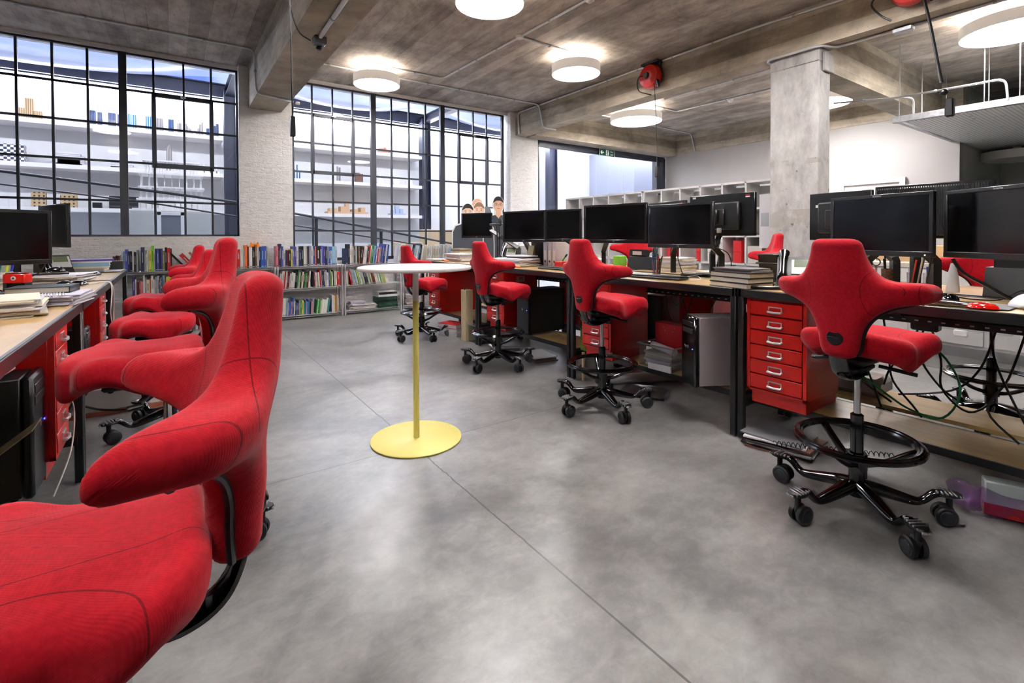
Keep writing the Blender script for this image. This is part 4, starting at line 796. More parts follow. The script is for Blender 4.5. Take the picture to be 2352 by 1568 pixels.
for i,(a,b_) in enumerate(((.11,1.635),(1.64,3.145),(3.15,4.70),(4.705,6.2))):
    desk(4.12,a,b_,-1,('far-side desk facing the nearest right desk, with the black letter tray','far-side desk behind the second right desk, with white printed papers','far-side desk behind the third right desk','far-side desk at the window end of the right row')[i],depth=.64,shelf=(i>0))
desk(RX0,-1.45,.10,1,'right-row desk nearest the viewer, outside the frame')
LX=-.37
for i,(a,b_) in enumerate(((.2,1.73),(1.74,3.255),(3.26,4.775),(4.78,6.28))):
    desk(LX,a,b_,-1,('left-row desk nearest the viewer, mostly out of frame','left desk with the white paper pile at its corner','left desk with the red stamp and two black mice','left desk at the window end, with the flat book stack')[i])
for i,(a,b_) in enumerate(((1.74,3.255),(3.26,4.775),(4.78,6.28))): desk(-1.66,a,b_,1,('far-side left desk, nearest','far-side left desk behind the wide screen','far-side left desk at the window end')[i],shelf=False)
# ================= drawer cabinets =================
def cabinet(x,y,rz,label,h0=.235,n=6,w=.30,d=.42):
    """front faces local -x, origin at the floor under the front centre"""
    t=thing('drawer_cabinet',label,'cabinet',(x,y,0),rz,group='red steel drawer cabinets under the desks'); H=.865; b0=h0+.075
    m=MB(); m.box((d/2+.008,0,(H+b0)/2),(d-.016,w,H-b0),b=.003); m.box((d/2+.015,0,h0+.04),(d-.03,w-.03,.08)); m.box((.006,0,H-.007),(.02,w,.014)); m.box((.006,0,b0+.007),(.02,w,.014)); m.box((.006,-w/2+.009,(H+b0)/2),(.02,.018,H-b0)); m.box((.006,w/2-.009,(H+b0)/2),(.02,.018,H-b0)); P('body',m,M_red,t)
    z0,z1=b0+.018,H-.018; dh=(z1-z0)/n
    for i in range(n):
        zc=z0+dh*(i+.5); o=P('drawer',MB().box((-.002,0,zc),(.012,w-.042,dh-.006),b=.0025),M_red,t)
        m=MB(); m.box((-.010,0,zc+.013),(.005,.076,.006)); m.box((-.010,-.036,zc),(.005,.006,.032)); m.box((-.010,.036,zc),(.005,.006,.032)); m.box((-.0085,0,zc+.001),(.002,.066,.018),mi=1); m.tube([(-.008,-.037,zc-.010),(-.022,-.037,zc-.015),(-.027,0,zc-.016),(-.022,.037,zc-.015),(-.008,.037,zc-.010)],.0065,8); P('handle',m,[mat('handle_nickel','e4e4e6',.3,metal=.35),M_red],o)
    return t
c1=cabinet(2.835,1.42,0,'red six-drawer cabinet left of the large chair, fully in view',w=.335,d=.40)
c2=cabinet(2.835,2.86,0,'red drawer cabinet behind the chair before the green screen box',w=.325,d=.44)
c3=cabinet(2.835,4.37,0,'red drawer cabinet with a sheet marked 95 on its side',w=.325,d=.44)
cabinet(4.10,2.52,PI,'red drawer cabinet on the far side, its back seen under the second right desk',w=.33); cabinet(4.10,4.15,PI,'red drawer cabinet on the far side of the third right desk',w=.33)
c4=cabinet(2.835,5.85,0,'red drawer cabinet at the far end, its side behind the yellow stem',w=.31,d=.62)
b=MB(); b.box((3.045,4.2045,.775),(.11,.002,.062)); sgn=P('number_sheet',b,mat('paper_pinkish','c9b4ac',.6),None); tag(sgn,'small paper sheet marked 95 stuck to the side of a red cabinet','sign'); text('lettering','95',.056,M_lbk,sgn,(3.055,4.2028,.775),(PI/2,0,0))
for i,(y_,w_) in enumerate(((2.87,.30),(4.42,.30))): cabinet(-.405,y_,PI,('red drawer cabinet under the left desk beside the black computer','red drawer cabinet farther along the left desks beside the leaning steel lamp shade')[i],w=w_)
# ================= computers =================
def tower_pc(x,y,z,rz,label,side='2a2a2d',w=.19,h=.44,d=.45,kind=0):
    t=thing('computer_tower',label,'computer',(x,y,z),rz,group=None); sm=mat('pc_side_'+side,side,.45)
    P('case',MB().box((d/2+.02,0,h/2+.008),(d-.03,w,h-.01),b=.004),sm,t)
    m=MB(); m.box((.016,0,h/2+.005),(.034,w+.004,h),b=.01); P('front_panel',m,M_blackg if kind else M_black,t)
    [P('drive_bay',MB().box((-.002,0,h*q_),(.004,w*.78,.032),b=.001),mat('pc_bay','1b1b1e',.3),t) for q_ in(.90,.80)]
    m=MB(); m.cyl((-.0035,-w*.36,h*.55),(.0,-w*.36,h*.55),.0035,n=10); P('power_light',m,mat('blue_led','2a3cff',.4,emis='2030ff',es=6),t)
    m=MB(); m.cyl((-.004,0,h*.56),(0,0,h*.56),.011,n=16); P('badge',m,M_alu,t)
    for sx in(.06,d-.06):
        for sy in(-1,1): P('foot',MB().cyl((sx,sy*w*.35,0),(sx,sy*w*.35,.012),.012,n=10),M_rub,t)
    return t
hp=tower_pc(2.80,1.975,.241,R(-29),'grey-sided computer tower on the shelf between the desk post and the red box','8f8488',w=.185,h=.455,d=.52,kind=1)
b=MB(); b.tube([(.34+.042*math.cos(2*PI*i/32),-.0945,.26+.042*math.sin(2*PI*i/32)) for i in range(32)],.0022,6,closed=True); P('logo_ring',b,mat('logo_grey','a59a9d',.3),hp); text('logo','hp',.055,mat('logo_grey','a59a9d',.3),hp,(.34,-.0945,.262),(PI/2,0,0)); text('logo','hp',.026,M_alu,hp,(-.0025,.03,.255),(PI/2,0,-PI/2))
tower_pc(2.90,3.97,.241,0,'big matt black computer tower beside the cabinet with the 95 sheet','060607',w=.20,h=.45,d=.47); tower_pc(2.92,4.64,.241,0,'slim black computer tower beside the farther desk post','0d0d10',w=.10,h=.36)
tower_pc(4.08,2.92,.241,PI,'black computer tower on the far side behind the clear tub','0b0b0d',w=.18); tower_pc(4.08,3.62,.241,PI,'black tower added on the far side to cover the bright gap behind the middle chair','0b0b0d',w=.18)  # second tower is added to cover a bright gap under the third desk
tower_pc(-.435,2.64,.241,PI,'black computer tower under the left desk with papers on top','09090b',w=.21,h=.46); tower_pc(-.44,4.07,.241,PI,'black computer tower farther along under the left desks','0c0c0e',w=.17,h=.42)
# ================= monitors =================
def monitor(L,Rr,zc,label,h=.335,brand=None,bpos='bottom',back='bulge',led=False,group='black flat screens'):
    """L,Rr: left and right ends (x,y) as a viewer in front of the screen sees them"""
    L=Vector((*L,0)); Rr=Vector((*Rr,0)); w=(Rr-L).length; c_=(L+Rr)/2; tv=(Rr-L).normalized(); nrm=Vector((tv.y,-tv.x,0)); rz=math.atan2(nrm.y,nrm.x)
    t=thing('monitor',label,'monitor',(c_.x,c_.y,zc),rz,group=group); bz=.020
    m=MB(); m.box((-.012,0,0),(.022,w,h),b=.004)
    for y_ in(-1,1): m.box((.001,y_*(w/2-bz/2),0),(.010,bz,h),b=.003)
    m.box((.001,0,h/2-bz/2),(.010,w,bz),b=.003); m.box((.001,0,-h/2+bz*.75),(.012,w,bz*1.5),b=.003); P('housing',m,M_bez,t)
    P('screen',MB().box((.0,0,bz*.25),(.002,w-2*bz,h-bz*2.2)),M_scr,t)
    m=MB()
    if back=='bulge': m.box((-.040,0,-.01),(.04,w*.62,h*.66),b=.012); m.box((-.066,0,-.02),(.02,.13,.13),b=.006)
    elif back=='ribs':
        m.box((-.035,0,.0),(.03,w*.96,h*.9),b=.01)
        for i in range(46): m.box((-.052,-w*.46+i*w*.92/45,.02),(.006,.0045,h*.78))
    else:
        m.prism([(-w*.48,-.022),(w*.48,-.022),(w*.25,-.075),(-w*.25,-.075)],-h*.42,h*.46,'xy'); m.v=[(y_,x_,z_) for x_,y_,z_ in m.v]; m.f=[f[::-1] for f in m.f]
    P('back_cover',m,mat('monitor_back','101012',.5),t)
    if brand:
        z=-h/2+bz*.75 if bpos=='bottom' else h/2-bz/2
        text('logo',brand,.016 if bpos=='bottom' else .017,mat('logo_silver','c8c8cc',.3,metal=.6),t,(.0075,0,z),(PI/2,0,PI/2))
    if led: P('power_light',MB().cyl((.0065,w/2-.035,-h/2+.012),(.009,w/2-.035,-h/2+.012),.0025,n=8),mat('amber_led','ffb040',.4,emis='ffb050',es=8),t)
    return t
MON=[((3.22,5.80),(3.48,5.44),1.375,'small square screen in front of the cardboard standees',.335,'LG','bottom','bulge'),
((3.01,4.48),(3.19,3.955),1.335,'wide screen right of the small square one, over the paper piles',.335,'LG','bottom','bulge'),
((3.10,3.86),(3.30,3.53),1.335,'narrow screen between two wide ones in the right row',.325,'LG','bottom','bulge'),
((3.04,3.22),(3.17,2.62),1.335,'wide screen left of the double arm, behind the chair in the middle',.335,'LG','bottom','bulge'),
((3.165,2.605),(3.155,2.02),1.305,'wide screen tilted above the keyboard with the pen beaker',.338,'LG','bottom','bulge'),
((3.35,1.345),(3.20,.81),1.285,'lettered screen behind the large chair, left of two',.345,'lenovo','top','bulge'),
((3.33,.80),(3.02,.33),1.285,'lettered screen cut off by the right edge of the picture',.345,'lenovo','top','bulge')]
for i,(a,b_,z,lb,h,br,bp,bk) in enumerate(MON): monitor(a,b_,z,lb,h,br,bp,bk,led=(i==5))
mb6=monitor((3.655,1.98),(3.67,2.56),1.395,'screen seen from its back with a red sticker, left of the column',.335,back='bulge')
b=MB(); b.box((-.0245,-.235,.145),(.002,.035,.014),mi=0); b.box((-.0245,-.235,.134),(.002,.035,.008),mi=1); b.box((-.0245,.24,.150),(.002,.03,.014),mi=1); P('sticker',b,[mat('sticker_red','9c1820',.5),M_paper],mb6); b=MB(); b.box((-.085,.03,-.01),(.03,.10,.10),b=.01); b.cyl((-.09,.03,-.01),(-.14,.03,-.03),.014,n=10); P('mount_joint',b,M_black,mb6)
b=MB(); b.box((-.065,-.02,-.125),(.02,.035,.04),b=.004,mi=1); b.tube([(-.065,-.02,-.14),(-.065,-.018,-.19),(-.06,-.01,-.26),(-.04,.0,-.34),(-.05,.01,-.46)],.006,7,mi=0); b.cyl((-.064,-.018,-.20),(-.062,-.014,-.235),.011,n=8); P('video_plug',b,[M_black,mat('plug_grey','a8a49c',.5)],mb6)
mb7=monitor((3.70,2.62),(3.80,3.10),1.375,'back of a screen, only its top corner showing behind two wide screens',.335,back='bulge'); b=MB(); b.box((-.0245,-.20,.145),(.002,.03,.012)); P('sticker',b,mat('sticker_red','9c1820',.5),mb7)
mb8=monitor((3.79,1.27),(3.86,1.68),1.362,'back of a dark screen beside the column, partly behind a lettered one',.335,back='bulge'); P('sticker',MB().box((-.0245,.145,.075),(.002,.03,.018)),M_paper,mb8)
monitor((3.79,.69),(3.79,1.255),1.375,'ribbed back of a dark screen rising above the lettered screens',.335,back='ribs')
monitor((-1.12,3.96),(-.62,4.20),1.235,'wide screen at the left edge above the red stamp',.335,back='wedge')
m2_=monitor((-.63,4.96),(-.84,5.43),1.325,'screen seen edge-on behind the wide one on the left desks',.335,back='wedge')
# monitor arms
def arm(x,y,z0,ends,label,post=.22):
    t=thing('desk_clamp_stand',label,'screen stand',(x,y,z0)); m=MB(); m.box((0,0,.012),(.12,.16,.024),b=.006); P('clamp',m,M_black,t)
    for ex,ey,ez,px,py in ends:
        m=MB(); m.tube([(px,py,.02),(px,py,post*.75),(px,py,post*.80),((px+ex)/2,(py+ey)/2,(post*.8+ez)/2),(ex,ey,ez)],[.028]*5,4,flat=(1.0,1.0)); m.cyl((ex,ey,ez-.02),(ex,ey,ez+.03),.02,n=12); P('arm',m,M_black,t)
    return t
arm(3.40,2.35,.906,[(-.13,.04,.30,0,.19),(-.13,-.19,.30,0,-.24)],'black double arm with two cranked posts under the tilted screen')
arm(3.43,1.02,.906,[(-.10,.04,.27,0,.16),(-.10,-.11,.27,0,-.16)],'black cranked double arm carrying the lettered screens')
arm(3.42,3.70,.906,[(-.20,-.60,.30,0,-.35),(-.16,.05,.30,0,-.05)],'black arm behind the middle chair carrying the narrow screen')
arm(3.40,4.62,.906,[(-.24,-.30,.32,0,-.10),(.02,.75,.40,0,.1)],'black slanting arm behind the paper piles, third desk')
arm(3.46,2.30,.906,[(.27,.0,.42,.12,0)],'black arm holding the back-facing screen')
arm(3.50,1.0,.906,[(.30,.05,.40,.12,0),(.32,.4,.40,.12,.1)],'black arm behind the lettered screens')
arm(-.98,4.3,.906,[(.10,-.2,.26,0,-.05)],'black arm of the wide screen on the left desk'); arm(-.98,5.3,.906,[(.20,-.1,.30,0,-.05)],'black arm of the edge-on screen on the left desk')
#@@ITEMS
# ================= bar table =================
t=thing('bar_table','round white-topped bar table on a yellow and white stem with a yellow disc foot','table',(1.21,2.755,0))
P('table_top',MB().lathe([(0,1.032),(.335,1.032),(.338,1.036),(.338,1.046),(.335,1.05),(0,1.05)],n=96),M_whtl,t); P('foot_plate',MB().lathe([(0,0),(.268,0),(.272,.003),(.272,.008),(.268,.011),(0,.011)],n=96),M_yel,t)
m=MB(); m.cyl((0,0,.011),(0,0,.842),.0185,n=28); P('stem',m,M_yel,t,label='yellow lower part of the stem'); P('stem_top',MB().cyl((0,0,.842),(0,0,1.032),.0186,n=28),M_whtl,t,label='white upper part of the stem')
DZ=.907
# ---- generic desk things
def keyboard(x,y,z,rz,label,L=.44,D=.15,c='17171a'):
    t=thing('keyboard',label,'keyboard',(x,y,z),rz,group=None); P('base',MB().box((0,0,.009),(D,L,.016),b=.005),mat('keyboard_base','111113',.45),t)
    m=MB()
    for i in range(6):
        n=22
        for j in range(n):
            if i==0 and 5<j<11:
                if j==6: m.box((-D/2+.015+i*.0225,-L/2+.012+8*(L-.024)/(n-1),.0195),(.017,.095,.006),b=.002)
                continue
            m.box((-D/2+.015+i*.0225,-L/2+.012+j*(L-.024)/(n-1),.0195+.0006*i),(.0175,(L-.024)/(n-1)-.0025,.007),b=.002)
    k_=P('keys',m,mat('key_black',c,.4),t); k_['kind']='stuff'; return t
def mouse(x,y,z,rz,label,m_=None):
    t=thing('computer_mouse',label,'mouse',(x,y,z),rz,group=None); m=MB(); m.sph((0,0,.004),(.056,.032,.032),20,8,half=True); P('shell',m,m_ or M_blackg,t); P('wheel',MB().lathe([(0,-.003),(.008,-.003),(.008,.003),(0,.003)],(.03,0,.028),12,axis='y'),M_rub,t); return t
def cable(pts,label,r=.0035,m=None,name='cable',group=None,k=5):
    P_=[pts[0]]+list(pts)+[pts[-1]]; q=catmull(P_,k,True)[k:-2*k].tolist()+[list(pts[-1])]; mb=MB(); mb.tube(q,r,6); o=P(name,mb,m or M_black); tag(o,label,'cable',group); return o
def phone(x,y,z,rz,label,silver=True):
    t=thing('desk_phone',label,'telephone',(x,y,z),rz); bm=M_black
    m=MB(); m.prism([(-.085,0),(.10,0),(.10,.018),(.035,.055),(-.045,.185),(-.085,.185)],-.105,.105,'xz'); P('body',m,bm,t)
    al=math.atan2(.13,.08); sm=mat('phone_silver','b8bab8',.35,metal=.3); P('face_plate',MB().box((-.006,.035,.128),(.10,.125,.006),ry=al,b=.002),sm,t); P('display',MB().box((-.016,.035,.150),(.048,.095,.004),ry=al),mat('lcd_green','59664a',.25),t)
    m=MB()
    for i in range(4):
        for j in range(3): m.sph((.040+i*.014,.012+j*.024,.056-i*.0085),(.005,.008,.005),8,4)
    P('keypad',m,M_rub,t)
    m=MB(); m.tube([(-.075,-.07,.205),(-.055,-.07,.215),(-.015,-.07,.175),(.03,-.07,.10),(.055,-.07,.065),(.062,-.07,.045)],[.022,.029,.019,.019,.029,.024],12,flat=(.8,1.1)); P('handset',m,M_blackg,t); return t
def pen(x,y,z,c,label,lean=(.02,.01),L=.145,group='pens and pencils in the desk beakers',r=.0042,cap=None):
    m=MB(); d=Vector((lean[0],lean[1],L)).normalized(); a=Vector((0,0,.004)); m.cyl(a,a+d*(L*.66),r,n=8); m.cyl(a+d*(L*.66),a+d*L,r*1.15,n=8,mi=1)
    o=P('pen',m,[mat('pen_'+c,c,.35),mat('pen_'+(cap or c),cap or c,.35)],None,(x,y,z)); tag(o,label,'pen',group); return o
def beaker(x,y,z,label,m_,r=.036,h=.10,name='pen_cup'):
    o=P(name,MB().lathe([(0,0),(r*.9,0),(r,h),(r-.003,h),(r*.88,.004),(0,.004)],n=28),m_,None,(x,y,z)); tag(o,label,'cup'); return o
# ---- right row, nearest desk
t=thing('wrist_rest','black mouse mat with a clear and red bubbled gel wrist rest','wrist rest',(2.93,.66,DZ),0)
P('mat',MB().box((.07,-.03,.003),(.22,.30,.005),b=.002),mat('mat_grey','2b2c30',.6),t); m=MB(); m.tube([(-.055,.16,.012),(-.06,.08,.014),(-.06,.0,.014),(-.055,-.06,.012)],[.011,.015,.015,.011],12); P('clear_gel',m,mat('gel_clear','3a2f2f',.05,spec=.9,coat=1),t,label='clear bubbled gel bar'); m=MB(); m.sph((-.055,-.10,.006),(.035,.055,.026),20,8,half=True); P('red_gel',m,mat('gel_red','d81408',.05,spec=.9,coat=1),t,label='red gel pad')
mouse(3.06,.71,DZ+.006,PI,'round black mouse on the mat behind the red gel pad'); cable([(3.12,.69,DZ+.02),(3.22,.66,DZ+.006),(3.30,.58,DZ+.006),(3.39,.52,DZ+.05),(3.41,.50,DZ-.02)],'thin black mouse cable with a green plug crossing the near desk')
t=thing('plastic_bag','crumpled white plastic bag with a clear box at the right edge of the desk','bag',(3.05,.30,DZ)); 
bf=lambda X,Y,Z: np.sqrt((X/.10)**2+(Y/.22)**2+((Z-.01)/.05)**2)-1+.22*np.sin(38*X+3*Z)*np.sin(27*Y+9*X)+.12*np.sin(60*Y+20*Z)
V,F=snet(lambda X,Y,Z: bf(X,Y,Z)*.06,(-.14,-.28,.001),(.14,.28,.09),.009); link('bag_body',nmesh('bag_body',V,F,mat('bag_white','e4e4e8',.35)),t)
m=MB(); m.lathe([(0,0),(.030,0),(.031,.012),(.024,.10),(.012,.16),(.010,.17),(0,.17)],n=24); tb=P('cream_tube',m,mat('tube_white','cfcfd2',.35),None,(3.62,.83,DZ)); tb.scale=(.75,1,.95); tag(tb,'white cream tube standing on its cap behind the round mouse','tube')
beaker(3.62,1.13,DZ,'brown leopard-patterned pen beaker under the lettered screen',mat('leopard','5a3418',.5,nz=90,nc='1a0d06'),r=.040,h=.115)
t=beaker(3.60,1.00,DZ,'clear pen beaker with red and brown pens beside the leopard one',M_clear,r=.036,h=.10); beaker(3.60,.93,DZ,'clear beaker with a blue marker beside the post',M_clear,r=.03,h=.10)
for i,(dx,dy,c_,nm,L) in enumerate(((-.015,.01,'101012','black',.17),(.01,.015,'1c1c20','matt black',.185),(.0,-.015,'1f6f78','teal',.165),(.018,-.01,'26262a','dark grey',.16),(-.01,-.02,'3a3a40','grey',.15))): pen(3.62+dx,1.13+dy,DZ+.004,c_,f'{nm} pen standing in the leopard-patterned beaker',lean=(dx*.8,dy*.8),L=L)
for i,(dx,dy,c_,nm,L) in enumerate(((-.01,.012,'c8341c','orange-red',.17),(.012,.008,'8a1c1c','dark red',.18),(0,-.012,'c9c2b0','pale wooden',.19),(.012,-.014,'4a3426','brown',.2))): pen(3.60+dx,1.00+dy,DZ+.004,c_,f'{nm} pen leaning in the clear beaker',lean=(dx*1.2,-.03),L=L)
pen(3.60,.93,DZ+.004,'24409a','fat blue marker in the small clear beaker',L=.13,r=.008)
t=thing('scissors','black scissors handle sticking out behind the leopard beaker','scissors',(3.60,1.19,DZ+.08)); m=MB(); m.tube([(0,.022*math.cos(2*PI*i/16),.075+.022*math.sin(2*PI*i/16)) for i in range(16)],.004,6,closed=True); P('handle',m,M_black,t); P('blade',MB().box((0,0,-.01),(.003,.012,.13)),M_alu,t)
b=MB(); b.box((0,0,.028),(.10,.09,.055),b=.004); o=P('tape_box',b,mat('pink_clear','d9a0ae',.2),None,(3.66,1.28,DZ)); tag(o,'pink-tinted clear box on the far desk left of the leopard beaker','box')
# black letter tray / file box at the right
t=thing('letter_tray','black slotted letter tray standing behind the near desk','letter tray',(3.60,.52,DZ)); m=MB()
m.prism([(-.12,0),(.12,0),(.085,.15),(-.06,.15)],-.16,.16,'xz'); m.v=[(x_,y_,z_) for x_,y_,z_ in m.v]; P('tray',m,M_black,t); m=MB(); m.prism([(-.055,.14),(.08,.14),(.075,.215),(-.05,.215)],-.13,.13,'xz'); P('upper_tray',m,mat('tray_dark','0d0d0f',.8),t); m=MB(); m.box((-.045,0,.217),(.012,.26,.006)); P('lip',m,M_wht,t); m=MB()
for i in range(3): m.box((-.105,-.14,.05+i*.04),(.02,.05,.005))
P('divider',m,M_alu,t)
cable([(3.22,.74,1.11),(3.23,.70,1.04),(3.26,.62,.98),(3.30,.56,.93),(3.36,.53,DZ)],'thick black video cable hanging from the right lettered screen',r=.008); cable([(3.25,.83,1.11),(3.24,.84,1.03),(3.30,.86,.97),(3.38,.86,.92),(3.42,.84,.86)],'black cable curving down left of the cream tube',r=.006); cable([(3.12,.43,1.10),(3.14,.44,1.0),(3.2,.43,.93),(3.36,.40,.90)],'black flat cable hanging near the right edge',r=.007)
# books and phone, second desk
for i,(zz,hh,c_,lb) in enumerate(((0,.031,'white','lowest of the cream-edged hardbacks left of the telephone'),(.032,.030,'white','second of the cream-edged hardbacks from the desk'),(.063,.030,'white','third of the cream-edged hardbacks from the desk'))):
    m=MB(); m.box((0,0,.0015),(.22,.30,.003)); m.box((0,0,hh-.0015),(.22,.30,.003)); m.box((.109,0,hh/2),(.003,.30,hh)); m.box((0,0,hh/2),(.212,.292,hh-.006),mi=1); o=P('book',m,[mat('board_black','1a1a1c',.5),mat('page_cream2','ded8c8',.8)],None,(2.955+.003*i,1.70,DZ+zz),rz=R(-14+2*i)); tag(o,lb,'book','hardbacks piled left of the telephone')
sheets('magazine_stack','grey magazines on top of the cream-edged hardbacks',2.95,1.69,DZ+.095,.20,.27,.026,rz=R(-10),n=4,cols=[mat('mag_grey','6f7074',.4),mat('mag_light','a8a49c',.5)],cat='magazines')
m=MB(); m.prism([(-.05,.0),(.05,.0),(.085,.18),(-.085,.18)],-.065,.065,'xz'); m.box((0,0,.185),(.18,.15,.010),b=.004); m.box((-.0,0,.125),(.19,.16,.012),b=.005); o=P('waste_tray',m,M_black,None,(3.55,1.80,DZ)); tag(o,'black stacked plastic tray behind the telephone','tray')
phone(3.14,1.45,DZ,PI+R(22),'black desk telephone with silver face left of the large chair')
cable([(2.86,1.60,DZ+.012),(2.86,1.55,DZ+.012),(2.90,1.49,DZ+.012),(2.98,1.45,DZ+.012)],'coiled black telephone cord on the desk edge',r=.011); keyboard(3.02,2.40,DZ,PI+R(6),'black keyboard under the tilted screen, closest to the pen beaker')
mouse(3.10,2.82,DZ,PI,'black mouse left of the keyboard on the second desk'); m=MB(); m.box((0,0,.008),(.06,.05,.016),b=.006); tag(P('eraser',m,M_red,None,(2.93,2.80,DZ)),'small red object on the desk edge by the chair wing','stationery')
beaker(3.30,2.63,DZ,'clear beaker of pens, highlighters and scissors behind the keyboard',M_clear,r=.038,h=.11)
for i,(dx,dy,c_,cp,nm,L) in enumerate(((.0,.022,'e8489a','2a9ac8','pink pen with a light blue cap',.175),(-.012,.01,'26368a',None,'dark blue pen',.15),(.01,.005,'c8ccd4','2a9ac8','pale pen with a blue cap',.17),(0,-.008,'111114',None,'black pen',.165),(-.01,-.018,'b8281c',None,'red pencil',.155),(.012,-.022,'8a2018',None,'dark red pencil',.15),(.0,-.027,'3a6a3a',None,'green pen',.14))): pen(3.30+dx,2.63+dy,DZ+.004,c_,f'{nm} in the clear beaker behind the keyboard',lean=(dx*.8,dy*.9),L=L,cap=cp,r=.005)
cable([(3.05,2.14,DZ+.006),(3.16,2.12,DZ+.004),(3.24,2.22,DZ+.02),(3.14,2.27,DZ+.004),(3.24,2.02,DZ+.004),(3.32,1.98,DZ+.01)],'thin white cable looping beside the keyboard',r=.0022,m=M_paper); cable([(3.12,2.30,1.14),(3.13,2.29,1.04),(3.15,2.26,.93),(3.2,2.24,DZ)],'black cable hanging straight below the tilted screen'); cable([(3.30,2.16,1.16),(3.38,2.06,1.11),(3.40,2.03,1.03),(3.37,2.02,.93)],'black cable running down the right-hand cranked post')
sheets('paper_stack','lilac papers and leaflets left of the mouse on the second desk',3.18,3.02,DZ,.30,.22,.025,cols=[M_paper,mat('paper_lilac','c9c4d4',.7),mat('paper_pink','d8b8bc',.7)],n=5,mess=.03)
# far side of second desk
sheets('paper_stack','tall pile of white folders on the far desk behind the pen beaker',3.75,2.75,DZ,.24,.22,.13,n=9); sheets('paper_stack','thin spread of white prints with a brown edge on the far desk',3.80,2.35,DZ,.30,.34,.022,n=3,mess=.03)
mouse(3.72,2.02,DZ+.012,0,'dark mouse on a black mat on the far desk'); tag(P('mouse_mat',MB().box((3.70,2.02,DZ+.004),(.22,.24,.006)),mat('mat_grey','2b2c30',.6)),'dark mouse mat on the far desk behind the tilted screen','mat')
t=thing('desk_phone','black cordless telephone and holder on the far desk below the middle screens','telephone',(3.78,3.15,DZ)); m=MB(); m.prism([(-.08,0),(.08,0),(.09,.12),(-.05,.12)],-.16,.16,'xz'); m.box((0,-.12,.12),(.05,.055,.2),b=.02); P('body',m,M_black,t); m=MB(); m.box((-.02,.05,.155),(.06,.20,.06),ry=.2); m.box((-.055,.05,.155),(.004,.11,.035),mi=1); P('card_holder',m,[mat('tray_dark','17171a',.5),mat('paper_pinkish','c9b4ac',.6)],t)
tag(P('box',MB().box((3.72,3.42,DZ+.06),(.10,.09,.12),b=.003),mat('lime_box','6fb02c',.45)),'lime green carton on the far desk behind the middle chair','box'); tag(P('bottle',MB().lathe([(0,0),(.05,0),(.05,.08),(.02,.10),(.02,.125),(0,.125)],(3.62,3.62,DZ),20),mat('bottle_white','e6e3da',.4)),'squat white bottle on the desk right of the middle chair back','bottle')
# third desk
keyboard(3.06,3.63,DZ,PI,'black keyboard on the third desk, partly behind the middle chair',L=.40); t=tag(P('box',MB().box((3.32,3.86,DZ+.03),(.09,.12,.06),b=.004),M_red),'small red box holding a green highlighter beside white files','box')
pen(3.32,3.84,DZ+.06,'35c838','bright green highlighter lying in the red box',lean=(.0,-.1),L=.10,r=.008,cap='1a2a6a')
for i,(dy,c_,nm) in enumerate(((0,'d9d4dc','white'),(.075,'c8c4d4','lilac'),(.15,'b9bccd','blue-grey'))):
    m=MB(); m.box((0,0,.155),(.27,.068,.31),b=.003); m.box((-.136,0,.12),(.002,.035,.10),mi=1); m.cyl((-.137,0,.05),(-.134,0,.05),.011,n=16,mi=2); o=P('lever_arch_file',m,[mat('file_'+nm,c_,.5),M_paper,M_black],None,(3.46,3.98+dy,DZ)); tag(o,f'{nm} lever arch file in the row under the narrow screen','file','lever arch files on the third desk')
tag(P('file_box',MB().box((3.40,4.26,DZ+.15),(.26,.10,.30),b=.003),M_black),'black file box standing between the arm and the white files','file'); m=MB(); m.prism([(-.03,0),(.03,0),(.07,.22),(.02,.22)],-.05,.05,'xz'); tag(P('folder',m,mat('folder_tan','7d7655',.6),None,(3.24,4.29,DZ)),'tan cardboard folder leaning beside the black file box','folder')
sheets('paper_stack','wide pile of papers and folders in front of the slanting arm',3.12,4.38,DZ,.30,.46,.085,n=13,mess=.025); sheets('paper_stack','white book lying on the wide pile of papers',3.16,4.33,DZ+.085,.22,.30,.032,n=2,cols=[M_paper,M_black],mess=.004)
sheets('paper_stack','white pad under the paper pile edge by the chair wing',2.97,4.28,DZ,.22,.28,.03,n=4,cols=[M_paper]); tag(P('marker',MB().cyl((2.92,4.03,DZ+.009),(2.92,4.15,DZ+.009),.009,n=12),mat('marker_orange','f0701c',.4)),'orange marker lying on the desk edge beyond the keyboard','marker')
tag(P('box',MB().box((3.62,4.72,DZ+.11),(.22,.32,.22),b=.01),M_whtl),'white box on the desk right of the slanting arm','box'); phone(3.34,4.86,DZ,PI+R(30),'telephone with a grey handset behind the paper pile, left of the slanting arm')
sheets('paper_stack','white papers hanging over each other behind the telephone',3.62,5.05,DZ,.2,.3,.24,n=12,mess=.03)
# fourth desk
sheets('paper_stack','thick pile of white folders left of the chair back, farthest desk',3.10,5.62,DZ,.24,.42,.10,n=9,mess=.02); sheets('paper_stack','low papers at the far corner of the farthest desk',2.95,6.02,DZ,.22,.24,.02,n=3,mess=.02); tag(P('marker',MB().cyl((2.92,5.60,DZ+.009),(2.92,5.72,DZ+.009),.009,n=12),mat('marker_orange','f0701c',.4)),'orange marker by the thick folder pile on the farthest desk','marker')
tag(P('marker',MB().cyl((2.94,5.74,DZ+.008),(2.94,5.82,DZ+.008),.008,n=12),M_red),'red marker by the thick folder pile on the farthest desk','marker')
for i in range(4): m=MB(); m.box((0,0,.02),(.20,.26,.034)); m.box((0,0,.02),(.206,.266,.003)); o=P('book',m,mat(('card_a','card_b')[i%2],('cfc2a8','8a7a64')[i%2],.7),None,(3.30,5.95,DZ+.04*i)); tag(o,('lowest','second','third','topmost')[i]+' of the tan books lying flat beside the small square screen','book','tan books piled on the farthest desk')
